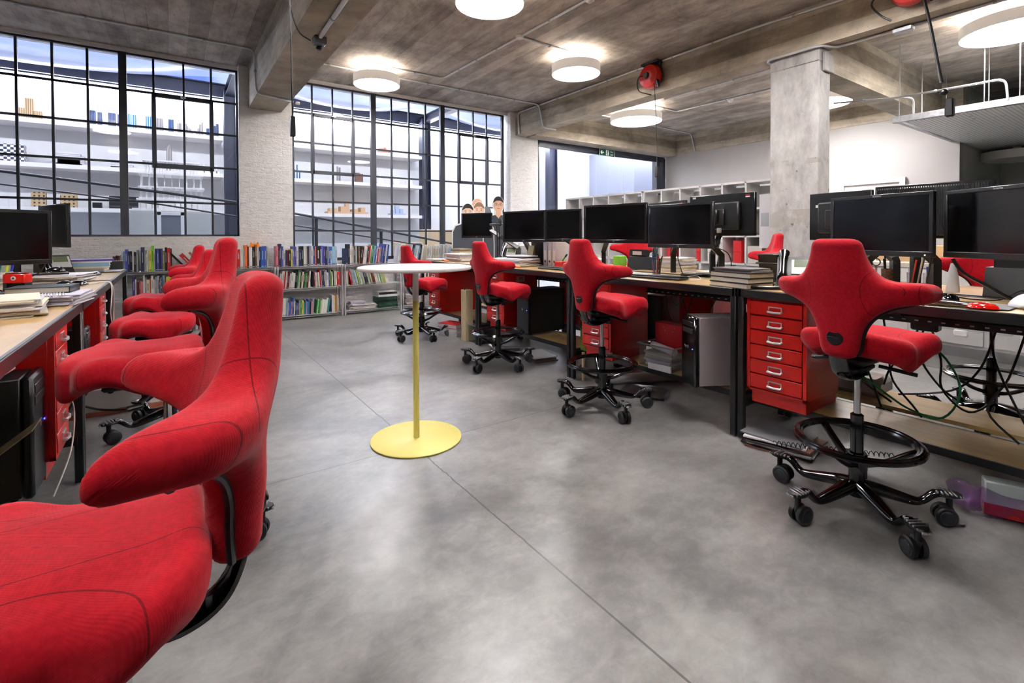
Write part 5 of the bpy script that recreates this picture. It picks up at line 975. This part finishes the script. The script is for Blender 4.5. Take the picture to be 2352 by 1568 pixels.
# clutter of stands between screens 1 and 2: music-stand like arm
t=thing('desk_lamp','chrome and black jointed desk lamp folded in front of the standee','lamp',(3.34,5.10,DZ)); m=MB(); m.cyl((0,0,0),(0,0,.02),.08,.075,20); m.tube([(0,0,.02),(.02,.03,.28),(-.02,-.02,.50)],.008,8); m.tube([(.03,0,.02),(.05,.03,.28),(.01,-.02,.50)],.008,8); P('jointed_arm',m,M_black,t); m=MB(); m.box((0,.03,.47),(.07,.22,.03),b=.008); m.box((.0,-.06,.50),(.03,.05,.10),b=.008); P('lamp_head',m,M_black,t); P('spring',MB().cyl((.015,.015,.1),(.03,.03,.3),.006,n=8),M_chrome,t)
# ---- under the right desks
t=thing('storage_tub','clear plastic tub of papers on the shelf before the grey computer','tub',(3.10,2.36,.241)); m=MB()
for a,b_ in(((-.15,0,.085),(.004,.30,.17)),((.15,0,.085),(.004,.30,.17)),((0,-.15,.085),(.30,.004,.17)),((0,.15,.085),(.30,.004,.17)),((0,0,.003),(.30,.30,.005)),((-.155,0,.168),(.02,.34,.006)),((.155,0,.168),(.02,.34,.006)),((0,-.157,.168),(.33,.02,.006)),((0,.157,.168),(.33,.02,.006))): m.box(a,b_,mi=1 if b_[2]<.0055+.001 and a[2]>.1 else 0)
P('tub',m,[M_clear,M_rim],t)
sheets('paper_stack','rolled and folded prints inside the clear tub',3.10,2.36,.247,.24,.25,.10,n=7,mess=.02); m=MB(); m.cyl((3.02,2.24,.37),(3.06,2.47,.385),.028,n=16); tag(P('paper_roll',m,M_paper),'rolled drawing lying across the clear tub','paper roll')
b=MB(); b.box((0,0,.10),(.10,.26,.20),b=.003); 
for y_ in(-.05,.05): b.cyl((-.052,y_,.17),(-.049,y_,.17),.003,n=8,mi=1); b.cyl((-.052,y_*.7,.145),(-.049,y_*.7,.145),.003,n=8,mi=1)
tag(P('red_file_box',b,[mat('red_card','b3161c',.45),M_alu],None,(3.16,2.36,.355)),'red card box sitting in the clear tub under the tilted screen','box')
sheets('paper_stack','white folder leaning at the foot of the clear tub',2.925,2.30,.241,.015,.20,.05,n=1,cols=[M_paper])
t=thing('screen_box','green and black packing box for a screen between the desk post and red cabinet','box',(2.98,3.078,.241)); gm=mat('box_green','6f8a3c',.5); P('carton',MB().box((.10,0,.21),(.36,.088,.42),b=.002),gm,t)
P('black_band',MB().prism([(-.0435,.14),(.0435,.20),(.0435,.27),(-.0435,.19)],-.0815,-.0805,'yz'),M_black,t)
text('lettering','banqoo',.020,mat('letter_grey','b9bdb5',.5),t,(-.0818,0,.205),(PI/2,0,-PI/2)); text('lettering','BC',.03,M_paper,t,(-.0812,-.015,.09),(PI/2,0,-PI/2))
tag(P('timber_offcut',MB().box((2.87,3.05,.12),(.02,.02,.24)),mat('raw_timber','cdb48c',.6)),'short pale timber batten beside the green screen box','timber')
for i,(x_,y_,r_) in enumerate(((2.93,2.86,.04),(2.95,2.95,.034),(3.04,2.90,.038),(2.94,3.28,.045))):
    m=MB(); m.lathe([(r_,0),(r_,.7),(r_-.003,.7),(r_-.012,.69),(r_-.004,0)],n=24); o=P('paper_roll',m,M_paper,None,(x_,y_,r_+.001),rot=(0,PI/2,R(20*i-25))); tag(o,('large rolled drawing on the floor behind the third post','rolled drawing on the floor left of the footring','thin rolled drawing under the second cabinet','loose rolled drawing poking out left of the desk post')[i],'paper roll','rolled drawings on the floor')
b=MB(); b.box((0,0,.30),(.10,.11,.60),b=.003); 
for i in range(4): b.box((.0505,-.04+i*.027,.3),(.001,.004,.6),mi=1)
fb=P('card_tube_box',b,[mat('pale_wood','cbb894',.6),mat('pale_wood_line','a8946c',.6)],None,(2.86,5.03,0)); tag(fb,'tall pale wooden box with black clips standing by the far desk post','box'); m=MB(); m.tube([(-.04,-.03,.60),(-.05,-.0,.615),(.0,.0,.62),(.03,.02,.60)],.005,6); P('clip',m,M_black,fb)
t=thing('storage_tub','clear plastic tub of crumpled film on the floor by the far desk post','tub',(2.98,4.86,.0)); m=MB()
for a,b_ in(((-.13,0,.10),(.004,.26,.2)),((.13,0,.10),(.004,.26,.2)),((0,-.13,.10),(.26,.004,.2)),((0,.13,.10),(.26,.004,.2)),((0,0,.003),(.26,.26,.005)),((-.135,0,.2),(.02,.29,.006)),((.135,0,.2),(.02,.29,.006))): m.box(a,b_,mi=1 if b_[2]<.0055+.001 and a[2]>.1 else 0)
P('tub',m,[M_clear,M_rim],t); V,F=snet(lambda X,Y,Z: (np.sqrt((X/.11)**2+(Y/.11)**2+((Z-.08)/.12)**2)-1+.25*np.sin(50*X+9*Y)*np.sin(45*Z+20*Y))*.08,(-.125,-.125,.01),(.125,.125,.23),.012); link('crumpled_film',nmesh('crumpled_film',V,F,mat('film_grey','8f8d8a',.3)),t)
for i,(x_,y_,n_,h_,lb) in enumerate(((2.88,4.22,9,.11,'fanned pile of magazines on the floor under the chair by the 95 sheet'),(3.02,3.86,5,.05,'dark magazines on the floor behind the third desk post'),(2.90,1.42,8,.075,'pile of brochures on the floor below the near red cabinet'),(3.02,2.52,3,.03,'grey folder pile lying under the second desk shelf'))):
    sheets('magazine_stack',lb,x_,y_,.0,.26,.34,h_,rz=R(15*i-20),n=n_,mess=.03,cat='magazines',cols=[mat('mag_dark','3a3232',.4),M_paper,mat('mag_grey','6f7074',.4),mat('mag_warm','7a5144',.4)])
t=tag(P('book',MB().box((0,0,.025),(.22,.30,.045),b=.002).box((0,0,.049),(.226,.306,.003),mi=1).box((0,0,.0015),(.226,.306,.003),mi=1),[M_paper,mat('red_card','b3161c',.45)],None,(2.88,5.42,.10),rz=R(20)),'red-covered book on top of the white stack beside the farthest chair','book'); sheets('paper_stack','stack of white pads on the floor beside the farthest chair base',2.88,5.42,0,.22,.30,.10,rz=R(20),n=4,cols=[M_paper])
m=MB(); m.tube(catmull([(.055*math.cos(i*.9)*1.0,.011*math.sin(i*.9),0) for i in range(4)],2).tolist(),.004) ; m=MB(); m.tube([(.0+.0048*i*.9,.013*math.cos(i*1.2),.013*math.sin(i*1.2)) for i in range(130)],.0022,5); o=P('spring_cord',m,M_blackg,None,(2.70,1.36,.09),rz=R(-52)); tag(o,'black coiled spring cord lying on the brochures','cord')
t=thing('plastic_bag','purple and clear shopping bag with a red and white pack under the near desk','bag',(2.94,.52,.0),R(20)); V,F=snet(lambda X,Y,Z: (np.sqrt((X/.07)**2+(Y/.15)**2+((Z-.06)/.075)**2)-1+.22*np.sin(40*X+9*Z)*np.sin(31*Y+9*X)+.1*np.sin(70*Z+20*Y))*.06,(-.11,-.2,.001),(.11,.2,.15),.009); link('film',nmesh('film',V,F,mat('purple_film','6a2a78',.15,alpha=.45,coat=.6)),t)
m=MB(); m.box((0,-.03,.09),(.07,.15,.14),b=.006); m.box((0,-.03,.04),(.072,.152,.05),mi=1); P('pack',m,[mat('pack_white','b9c4c4',.4),M_red],t)
m=MB(); m.lathe([(.05,0),(.05,.6),(.046,.6),(.046,0)],n=28); o=P('paper_roll',m,mat('tube_offwhite','dcd8d8',.5),None,(2.98,.42,.051),rot=(PI/2,0,R(-14))); tag(o,'thick white cardboard tube on the floor at the right edge','tube')
# hanging cables under the near desks
hg='black cables tangled under the right desks'
q=random.Random(5)
CB=[((3.31,1.30,.76),(3.30,1.26,.5),(3.36,1.20,.38),(3.42,1.05,.26)),((3.31,1.18,.76),(3.28,1.19,.6),(3.33,1.13,.42),(3.3,1.06,.25)),((3.32,1.06,.76),(3.34,1.04,.55),(3.28,1.0,.42),(3.36,.93,.28),(3.30,.88,.25)),((3.35,.90,.74),(3.36,.96,.60),(3.30,1.02,.48),(3.4,1.08,.36)),((3.35,.88,.74),(3.33,.90,.58),(3.36,.82,.42),(3.44,.74,.33)),((3.36,.86,.74),(3.38,.82,.56),(3.32,.80,.42),(3.34,.70,.32),(3.44,.62,.38)),((3.34,.62,.76),(3.33,.60,.60),(3.30,.52,.40),(3.26,.44,.25)),((3.34,.60,.76),(3.36,.66,.55),(3.40,.78,.40),(3.36,1.0,.33)),((3.36,.50,.76),(3.37,.56,.52),(3.30,.62,.36),(3.24,.50,.25)),
((3.32,2.55,.76),(3.30,2.50,.58),(3.34,2.40,.45)),((3.32,2.40,.76),(3.34,2.36,.60),(3.26,2.26,.48),(3.32,2.16,.52)),((3.32,2.30,.76),(3.28,2.30,.62),(3.36,2.18,.50),(3.34,2.02,.6)),((3.32,2.10,.76),(3.30,2.14,.62),(3.36,2.05,.52),(3.38,1.9,.66)),((3.30,3.62,.76),(3.32,3.56,.5),(3.26,3.5,.35),(3.34,3.4,.28)),((3.30,3.56,.76),(3.24,3.60,.5),(3.34,3.52,.4),(3.28,3.66,.26)),((3.28,3.46,.76),(3.36,3.52,.55),(3.24,3.56,.38),(3.32,3.36,.25))]
for i,c_ in enumerate(CB): cable(c_,(ORD[i]+' black cable from the left in the tangle beyond the large chair' if i<9 else ORD[i-9]+' black cable from the left under the second right desk' if i<13 else ORD[i-13]+' black cable in the tangle beside the big black computer'),r=.0055 if i<9 else .0042,group=hg if i<9 else hg+(' two' if i<13 else ' three'))
grn=mat('cable_green','127a4a',.35); cable([(3.10,1.62,.56),(3.14,1.34,.46),(3.20,1.20,.47),(3.26,1.08,.38),(3.30,.94,.28),(3.34,.80,.26),(3.38,.74,.42),(3.36,.82,.60),(3.34,.98,.66),(3.34,1.1,.66)],'green network cable looping through the tangle under the near desk',m=grn,r=.0055); cable([(3.31,2.46,.77),(3.26,2.44,.72),(3.24,2.38,.69),(3.28,2.34,.77)],'small green cable loop hanging from the second desk tray',m=grn,r=.005)
tag(P('power_strip',MB().box((3.36,.88,.74),(.07,.12,.06),b=.008),M_black),'black plug block hanging under the near desk tray','plug'); m=MB(); m.box((3.28,1.05,.80),(.004,.16,.07)); tag(P('paper_note',m,mat('paper_grey','bdbac2',.7)),'printed grey leaflet tucked above the near cable tray','paper')
# far side under-desk things: bench and low board on castors
t=thing('low_trolley','long plywood board on castors under the far-side near desk','trolley',(3.85,.75,0)); P('board',MB().box((0,0,.15),(.36,1.6,.024)),M_ply,t)
for x_,y_ in((-.12,.45),(-.12,-.30),(.12,.5),(.12,-.5)): m=MB(); m.box((x_,y_,.10),(.05,.05,.07),b=.01); m.cyl((x_-.012,y_,.04),(x_+.012,y_,.04),.04,n=16); m.box((x_,y_,.137),(.08,.08,.006)); P('castor',m,M_black,t)
m=MB(); m.box((0,0,.06),(.26,.34,.12),b=.03); tag(P('parcel',m,mat('film_parcel','8a7a78',.2,coat=.5),None,(3.86,1.38,.165)),'plastic-wrapped flat parcel on the low plywood board','parcel')
sheets('magazine_stack','tall stack of dark magazines on the low board behind the desk post',3.85,.30,.163,.22,.30,.24,n=24,cat='magazines',cols=[M_black,mat('mag_darker','2a2626',.4)],mess=.008)
# wall cupboards with brass-like D handles, clear tub in front
cp=thing('low_cupboard','long run of white low cupboards along the right wall beneath a pale worktop','cupboard',(6.85,.35,0)); P('carcass',MB().box((0,0,.44),(.7,4.2,.88)),M_wht,cp); P('worktop',MB().box((-.01,0,.905),(.74,4.24,.05),b=.004),mat('worktop_pale','d8d0c4',.4),cp)
P('plinth',MB().box((-.34,0,.05),(.03,4.2,.1)),mat('grey_plinth','7c7c7c',.5),cp)
for i in range(7):
    y_=-1.8+i*.6; dd=P('door',MB().box((-.36,y_,.50),(.018,.588,.74),b=.002),M_whtl,cp); m=MB(); m.tube([(-.37,y_+.20,.62),(-.395,y_+.19,.63),(-.395,y_+.12,.63),(-.37,y_+.11,.62)],.006,6); P('handle',m,mat('handle_dark','2a2522',.3,metal=.7),dd)
for i,(y_,w_,h_,lb) in enumerate(((1.55,.42,.18,'brown cardboard box on the pale worktop, left'),(2.05,.4,.24,'brown cardboard box on the pale worktop next to the column'),(.62,.5,.15,'flat cardboard box on the pale worktop, right'))): tag(P('cardboard_box',MB().box((6.95,y_,.93+h_/2),(.3,w_,h_),b=.003),mat('cardboard','c2a076',.7)),lb,'box')
sheets('paper_stack','loose white papers heaped on the pale worktop',6.66,1.42,.93,.24,.8,.06,n=6,mess=.04)
for x_,y_,lb in((5.9,1.25,'clear lidded storage tub on the floor before the white cupboards'),): 
    t=thing('storage_tub',lb,'tub',(x_,y_,0)); m=MB(); m.box((0,0,.2),(.38,.62,.38),b=.02); m.box((0,0,.40),(.42,.66,.03),b=.01); P('tub',m,M_clear,t); m=MB(); m.box((-.2,0,.36),(.02,.10,.06),b=.01); P('clip',m,M_whtl,t)
# white pigeon-hole bookcases
for i,(y0,y1,lb) in enumerate(((5.49,7.44,'left white pigeon-hole bookcase before the glazed opening'),(3.32,5.475,'right white pigeon-hole bookcase beside the column'))):
    t=thing('bookcase',lb,'bookcase',(6.70,(y0+y1)/2,0)); L=y1-y0; m=MB(); n=5 if i==0 else 6
    m.box((.17,0,.98),(.012,L,1.90),b=0)
    for z_ in(.04,.44,.83,1.22,1.60,1.97): m.box((0,0,z_),(.35,L,.03))
    for j in range(n+1): m.box((0,-L/2+.013+j*(L-.026)/n,1.0),(.35,.026,1.95))
    P('carcass',m,M_whtl,t)
for i,(y_,z_,c_,h_,w_,lb) in enumerate(((4.65,1.235,'b3161c',.28,.10,'red box file on the bookcase, small one'),(3.86,1.235,'b3161c',.05,.26,'red folder edge below the back-facing screen'),(4.95,.845,'b3161c',.30,.06,'narrow red file on the bookcase left of the post'),(4.42,.845,'b3161c',.28,.07,'red file just left of the cranked arm'),(3.80,.845,'b8141a',.31,.12,'two-part red box file between arm and chair'),(3.55,.845,'cfc8c0',.24,.2,'pale files on the bookcase behind the far chair'),(4.15,.845,'dedad6',.28,.22,'white magazine files on the bookcase'),(5.1,1.235,'d9d5d0',.25,.24,'pale magazine files on the upper bookcase'),(3.95,1.63,'6d7076',.2,.14,'grey folder on the top shelf of the bookcase'),(7.25,1.615,'b9b2aa',.16,.14,'tan box on the far top shelf of the bookcase'))):
    m=MB(); m.box((0,0,h_/2),(.26,w_,h_),b=.003); m.box((-.1305,0,h_*.5),(.001,w_*.9,.006),mi=1); tag(P('box_file',m,[mat('file_c_'+c_,c_,.5),mat('file_line','5a1014',.5)],None,(6.64,y_,z_)),lb,'file','box files in the white bookcase')
tag(P('notice',MB().box((6.51,3.41,1.42),(.003,.15,.72)).box((6.508,3.41,1.44),(.003,.11,.18),mi=1),[M_paper,mat('notice_grey','b3b5ba',.6)]),'white printed notices on the bookcase end beside the column','notice'); 
# ---- left desks
t=thing('rubber_stamp','red and black self-inking stamp with a white round emblem on the left desk','stamp',(-.745,4.02,DZ),R(-25)); m=MB(); m.box((0,0,.085),(.115,.06,.055),b=.006); m.box((0,0,.116),(.095,.05,.010),b=.004,mi=1); P('cap',m,[M_red,mat('stamp_top','5a1416',.4)],t); m=MB(); m.cyl((0,-.0305,.088),(0,-.032,.088),.013,n=20); P('emblem',m,M_paper,t); P('emblem_dot',MB().cyl((0,-.032,.088),(0,-.033,.088),.006,n=14),mat('emblem_blue','22306a',.5),t)
m=MB(); m.box((0,0,.006),(.11,.062,.012),b=.003); m.box((-.046,0,.035),(.018,.055,.05)); m.box((.046,0,.035),(.018,.055,.05)); m.box((0,0,.04),(.06,.03,.03)); P('frame',m,M_black,t)
sheets('paper_stack','thick pile of white papers at the left edge, nearest on the desk',-.60,2.92,DZ,.26,.36,.07,rz=R(8),n=12,mess=.02); sheets('paper_stack','spiral-bound lilac papers under the black hardback',-.475,3.28,DZ,.22,.32,.05,rz=R(-6),n=9,cols=[mat('paper_lilac','c9c4d4',.7),M_paper,M_black],mess=.018)
m=MB(); m.tube([(-.008+.012*math.cos(i*1.3),-.0+.0022*i,.012*math.sin(i*1.3)) for i in range(120)],.0016,5); o=P('spiral_binding',m,M_paper,None,(-.42,3.12,DZ+.053),rz=R(80)); tag(o,'white spiral binding along the lilac papers','binding')
t=thing('book','black elastic-bound hardback lying on the spiral-bound papers','book',(-.53,3.36,DZ+.05),R(-4)); m=MB(); m.box((0,0,.002),(.24,.20,.004)); m.box((0,0,.030),(.24,.20,.004)); m.box((.118,0,.016),(.005,.20,.03)); P('cover',m,mat('cover_black','2a2b2e',.5),t); P('pages',MB().box((0,0,.016),(.23,.19,.024)),M_cream,t)
keyboard(-.80,3.62,DZ,0,'black keyboard at the left edge under the wide screen'); mouse(-.85,3.98,DZ,0,'black mouse behind the keyboard at the left edge')
for x_,y_,lb in((-.592,4.40,'left one of two black mice touching on the desk'),(-.515,4.37,'right one of two black mice touching on the desk')): mouse(x_,y_,DZ,R(35),lb)
sheets('paper_stack','pile of papers with curled corners behind the two mice',-.66,4.80,DZ,.30,.34,.06,rz=R(-8),n=12,mess=.022); sheets('paper_stack','white paper pile behind the red stamp',-.93,4.25,DZ,.22,.30,.09,n=10); t=thing('notebook','black spiral notebook on the curled paper pile','notebook',(-.72,4.78,DZ+.062),R(10)); P('cover',MB().box((0,0,.005),(.20,.15,.010)),M_black,t); m=MB(); m.tube([(-.1+.0017*i,-.076+.006*math.cos(i*1.4),.006+.006*math.sin(i*1.4)) for i in range(118)],.001,5); P('spiral',m,mat('copper_wire','9c5a4a',.3,metal=.8),t)
mouse(-.70,4.86,DZ+.074,0,'black mouse with a red side resting on the spiral notebook'); mouse(-.54,5.50,DZ,R(60),'long black mouse near the book stack on the left desk')
sheets('paper_stack','white papers spread to the far corner of the left desks',-.50,6.02,DZ,.22,.36,.012,n=3,mess=.03)
for i,(h_,c_,lb) in enumerate(((.030,'grey','lowest grey book of the flat stack at the left desk end'),(.018,'cream','cream book second in the flat stack at the left desk end'),(.034,'light blue','light blue book in the flat stack at the left desk end'),(.014,'white','white booklet in the flat stack at the left desk end'),(.016,'purple','purple-grey magazine topping the flat stack at the left desk end'))):
    z_=DZ+.012+sum((.030,.018,.034,.014,.016)[:i]); m=MB(); m.box((0,0,h_*.06),(.36,.24,h_*.12)); m.box((0,0,h_*.94),(.36,.24,h_*.12)); m.box((-.0,-.118,h_/2),(.36,.004,h_)); m.box((0,0,h_/2),(.35,.23,h_*.8),mi=1); o=P('book',m,[BMATS[c_],M_cream],None,(-.68+.01*i,5.98,z_),rz=R(-6+4*i)); tag(o,lb,'book','flat book stack on the left desks')
b=MB(); b.box((0,0,.04),(.11,.11,.08),b=.003); tag(P('box',b,M_black,None,(-.45,6.20,DZ+.013)),'small open black box beside the flat book stack','box')
phone(-.76,5.28,DZ,R(-60),'black telephone with silver face on the left desk behind the wide screen')
for i,(x_,y_,c_,nm) in enumerate(((-1.02,4.70,'2a6ac8','blue'),(-.98,4.74,'1f8a5a','green'),(-.94,4.72,'c8d838','lime highlighter'),(-1.00,4.78,'e8e8ec','white'),(-.93,4.80,'2438a8','dark blue'))): pen(x_,y_,DZ+.004,c_,f'{nm} pen in the beaker under the wide screen on the left',L=.16,r=.007)
beaker(-.975,4.745,DZ,'pale beaker of highlighters under the wide left screen',mat('beaker_pale','c9c4b8',.4),r=.075,h=.09); tag(P('file_box',MB().box((-1.25,4.6,DZ+.06),(.2,.3,.12)),M_black),'black file tray under the wide left screen','tray'); tag(P('file_box',MB().box((-1.38,4.2,DZ+.07),(.03,.2,.14)),M_red),'red file edge at the left border under the wide screen','file')
wc=mat('cable_white','dcdad6',.4)
cable([(-.55,4.40,DZ+.004),(-.45,4.44,DZ+.004),(-.365,4.42,DZ+.012),(-.345,4.40,.86),(-.35,4.34,.72),(-.345,4.40,.58),(-.36,4.3,.45)],'white cable bundle dropping over the left desk edge, front strand',m=wc); cable([(-.55,4.43,DZ+.004),(-.45,4.48,DZ+.004),(-.365,4.46,DZ+.012),(-.342,4.47,.85),(-.35,4.56,.70),(-.345,4.46,.60),(-.36,4.52,.52)],'white cable bundle dropping over the left desk edge, rear strand',m=wc)
cable([(-.46,2.93,.50),(-.40,3.02,.49),(-.385,3.06,.40),(-.39,2.98,.25),(-.42,2.78,.14)],'long white charging cable arching beside the left desk post',m=wc,r=.003); cable([(-.46,4.15,.45),(-.40,4.25,.43),(-.36,4.4,.47),(-.36,4.55,.52)],'thin white cable under the left desks behind the second chair',m=wc,r=.003)
cable([(-.9,3.9,1.08),(-.80,3.7,1.0),(-.86,3.5,.95),(-.98,3.35,.92)],'black cable drooping from the wide left screen'); cable([(-.66,4.3,1.08),(-.72,4.42,1.0),(-.8,4.5,.96)],'short black cable drooping at the right end of the wide left screen')
sheets('paper_stack','loose papers thrown on the black computer under the left desk',-.62,2.56,.702,.2,.22,.035,n=4,mess=.03); tag(P('folder',MB().box((0,0,0),(.003,.16,.30),ry=.9),mat('envelope_buff','b9a888',.7),None,(-.52,2.40,.47)),'buff envelope edge leaning against the black computer','envelope')
t=thing('leather_bag','tan canvas bag with black straps on the shelf behind the left post','bag',(-.62,3.02,.241)); m=MB(); m.box((0,0,.08),(.34,.18,.16),b=.03); P('body',m,mat('tan_canvas','8a6a34',.6),t); m=MB(); m.box((.10,-.092,.09),(.03,.006,.14)); m.box((.05,-.092,.06),(.03,.006,.12)); m.box((0,0,.12),(.345,.185,.012)); m.box((.05,-.094,.05),(.035,.006,.04)); P('strap',m,M_black,t)
t=thing('portfolio_box','flat white portfolio box with a brown base edge leaning under the third left chair','box',(-.34,4.42,0)); P('body',MB().box((0,0,.105),(.56,.08,.15),b=.004),mat('box_greywhite','cfccc8',.5),t); P('base_edge',MB().box((0,-.004,.015),(.57,.09,.03)),mat('brown_card','a05a40',.6),t); m=MB(); m.cyl((-.02,-.041,.165),(-.02,-.043,.165),.022,n=20); P('thumb_hole',m,M_black,t)
cable([(-.52,4.30,.12),(-.40,4.34,.05),(-.25,4.34,.03),(-.12,4.33,.09),(-.08,4.35,.17)],'flat black strap trailing in front of the portfolio box',r=.007); sheets('magazine_stack','magazines and folders on the floor under the black left computer',-.62,2.42,0,.26,.34,.14,n=10,cols=[mat('mag_blue','232a5a',.4),M_paper,mat('mag_warm','8a3f3c',.4)],cat='magazines',mess=.02)
t=thing('lamp_shade','tall flared steel vase-like shade under the left desks','shade',(-.62,4.92,.241)); P('shade',MB().lathe([(.09,0),(.06,.1),(.042,.22),(.036,.36),(.04,.42),(.037,.42),(.033,.36),(.038,.22),(.056,.1),(.086,0)],n=32),mat('brushed_steel','9a9893',.3,metal=.9),t)
tag(P('steel_panel',MB().box((-.60,5.3,.44),(.02,.42,.38)),mat('brushed_steel','9a9893',.3,metal=.9)),'brushed steel panel under the left desks near the window','panel')
# orange toy dragon-like holder behind the tallest backrest
b=MB(); b.prism([(-.05,0),(.05,0),(.06,.30),(.045,.36),(.03,.34),(-.03,.34),(-.045,.36),(-.06,.30)],-.05,.05,'xz'); tag(P('orange_holder',b,mat('orange_plastic','f08a1c',.4),None,(.985,7.92,SZ[2]+.004)),'orange plastic holder on the shelf top behind the tallest left backrest','holder')
# ---- cardboard standees by the second window
SK=mat('print_skin','d9ab8f',.7); SK2=mat('print_skin_pale','e3bfa6',.7); HB=mat('print_hair_black','17151a',.7); HR=mat('print_hair_brown','8a6a50',.7); SH=mat('print_shirt_slate','41454f',.7); CW=mat('card_edge_white','eeece8',.7); CBK=mat('card_back_grey','6c7078',.7)
def ell(cx,cz,rx,rz,n=24,a0=0,a1=2*PI): return [(cx+rx*math.cos(a0+(a1-a0)*i/n),cz+rz*math.sin(a0+(a1-a0)*i/n)) for i in range(n if a1-a0>6.2 else n+1)]
def standee(x,y,H,rz,label,skin,hair,shirt,glasses=False,cap=None,hw=.085,sc=1.15):
    t=thing('cardboard_standee',label,'standee',(x,y,0),rz,group='cardboard standees of people at the window'); hz=H-.13*sc; s=sc
    out=[(-.23*s,0),(-.24*s,hz-.55*s),(-.235*s,hz-.28*s),(-.19*s,hz-.19*s),(-.07*s,hz-.145*s)]+ell(0,hz,hw*s+.012,.125*s+.012,26,R(228),R(-48))[::1]+[(.07*s,hz-.145*s),(.19*s,hz-.19*s),(.235*s,hz-.28*s),(.24*s,hz-.55*s),(.23*s,0)]
    P('card',MB().prism(out,-.004,.006,'xz'),CW,t)
    P('shirt_print',MB().prism([(-.22*s,.02),(-.228*s,hz-.55*s),(-.222*s,hz-.29*s),(-.18*s,hz-.205*s),(-.05*s,hz-.16*s),(0,hz-.21*s),(.05*s,hz-.16*s),(.18*s,hz-.205*s),(.222*s,hz-.29*s),(.228*s,hz-.55*s),(.22*s,.02)],.0062,.0075,'xz'),shirt,t)
    m=MB(); m.prism([(-.04*s,hz-.08*s),(.04*s,hz-.08*s),(.045*s,hz-.165*s),(0,hz-.21*s),(-.045*s,hz-.165*s)],.0076,.0084,'xz'); m.prism(ell(0,hz-.01*s,hw*s*.86,.112*s),.0085,.0095,'xz'); P('face_print',m,skin,t)
    m=MB(); m.prism(ell(0,hz+.005*s,hw*s,.122*s,20,R(8),R(172))+[(-hw*s*.80,hz+.035*s),(-.03*s,hz+.06*s),(.03*s,hz+.06*s),(hw*s*.80,hz+.035*s)],.0096,.0106,'xz'); P('hair_print',m,hair,t)
    m=MB()
    for e in(-1,1): m.prism(ell(e*.033*s,hz+.004*s,.011*s,.0055*s,12),.0108,.0114,'xz'); m.prism([(e*.018*s,hz+.024*s),(e*.05*s,hz+.027*s),(e*.05*s,hz+.021*s),(e*.018*s,hz+.019*s)],.0108,.0114,'xz')
    m.prism([(-.006*s,hz-.03*s),(.008*s,hz-.03*s),(.004*s,hz-.005*s)],.0108,.0112,'xz',mi=1); m.prism(ell(0,hz-.06*s,.024*s,.007*s,14),.0108,.0114,'xz',mi=2)
    if glasses:
        for e in(-1,1): m.tube([(e*.036*s+.027*s*math.cos(2*PI*i/18),-.0125,hz+.002*s+.018*s*math.sin(2*PI*i/18)) for i in range(18)],.002,5,closed=True)
        m.cyl((-.01*s,-.0125,hz+.004*s),(.01*s,-.0125,hz+.004*s),.002,n=6)
    P('features_print',m,[HB,mat('print_shadow','b98970',.7),mat('print_lips','a8564c',.7)],t)
    P('prop',MB().box((0,.10,H*.3),(.04,.20,.02)),CW,t); return t
standee(4.79,7.28,1.945,R(-18),'life-size cut-out of a person with glasses, black hair and slate shirt',SK,HB,SH,glasses=True)
standee(4.40,7.30,1.83,R(-18),'life-size cut-out of a person with short brown hair above the small screen',SK2,HR,SH); standee(4.44,7.42,1.90,R(-18),'life-size cut-out with a pale bald-looking head behind the brown-haired one',SK,SK,CBK)
standee(4.13,7.22,1.79,R(-18),'life-size cut-out of a person with black hair, leftmost of the group',SK2,HB,SH)
for x_,y_,h_,lb in((4.56,7.52,1.74,'grey back of a cut-out head, left of the one with glasses'),(4.66,7.46,1.77,'grey back of a cut-out head touching the one with glasses')): 
    t=thing('cardboard_standee',lb,'standee',(x_,y_,0),R(-18),group='cardboard standees of people at the window'); P('card',MB().prism([(-.2,0),(-.2,h_-.4)]+ell(0,h_-.13,.085,.13,20,R(200),R(-20))+[(.2,h_-.4),(.2,0)],-.004,.006,'xz'),CBK,t); P('prop',MB().box((0,.10,h_*.3),(.04,.20,.02)),CW,t)
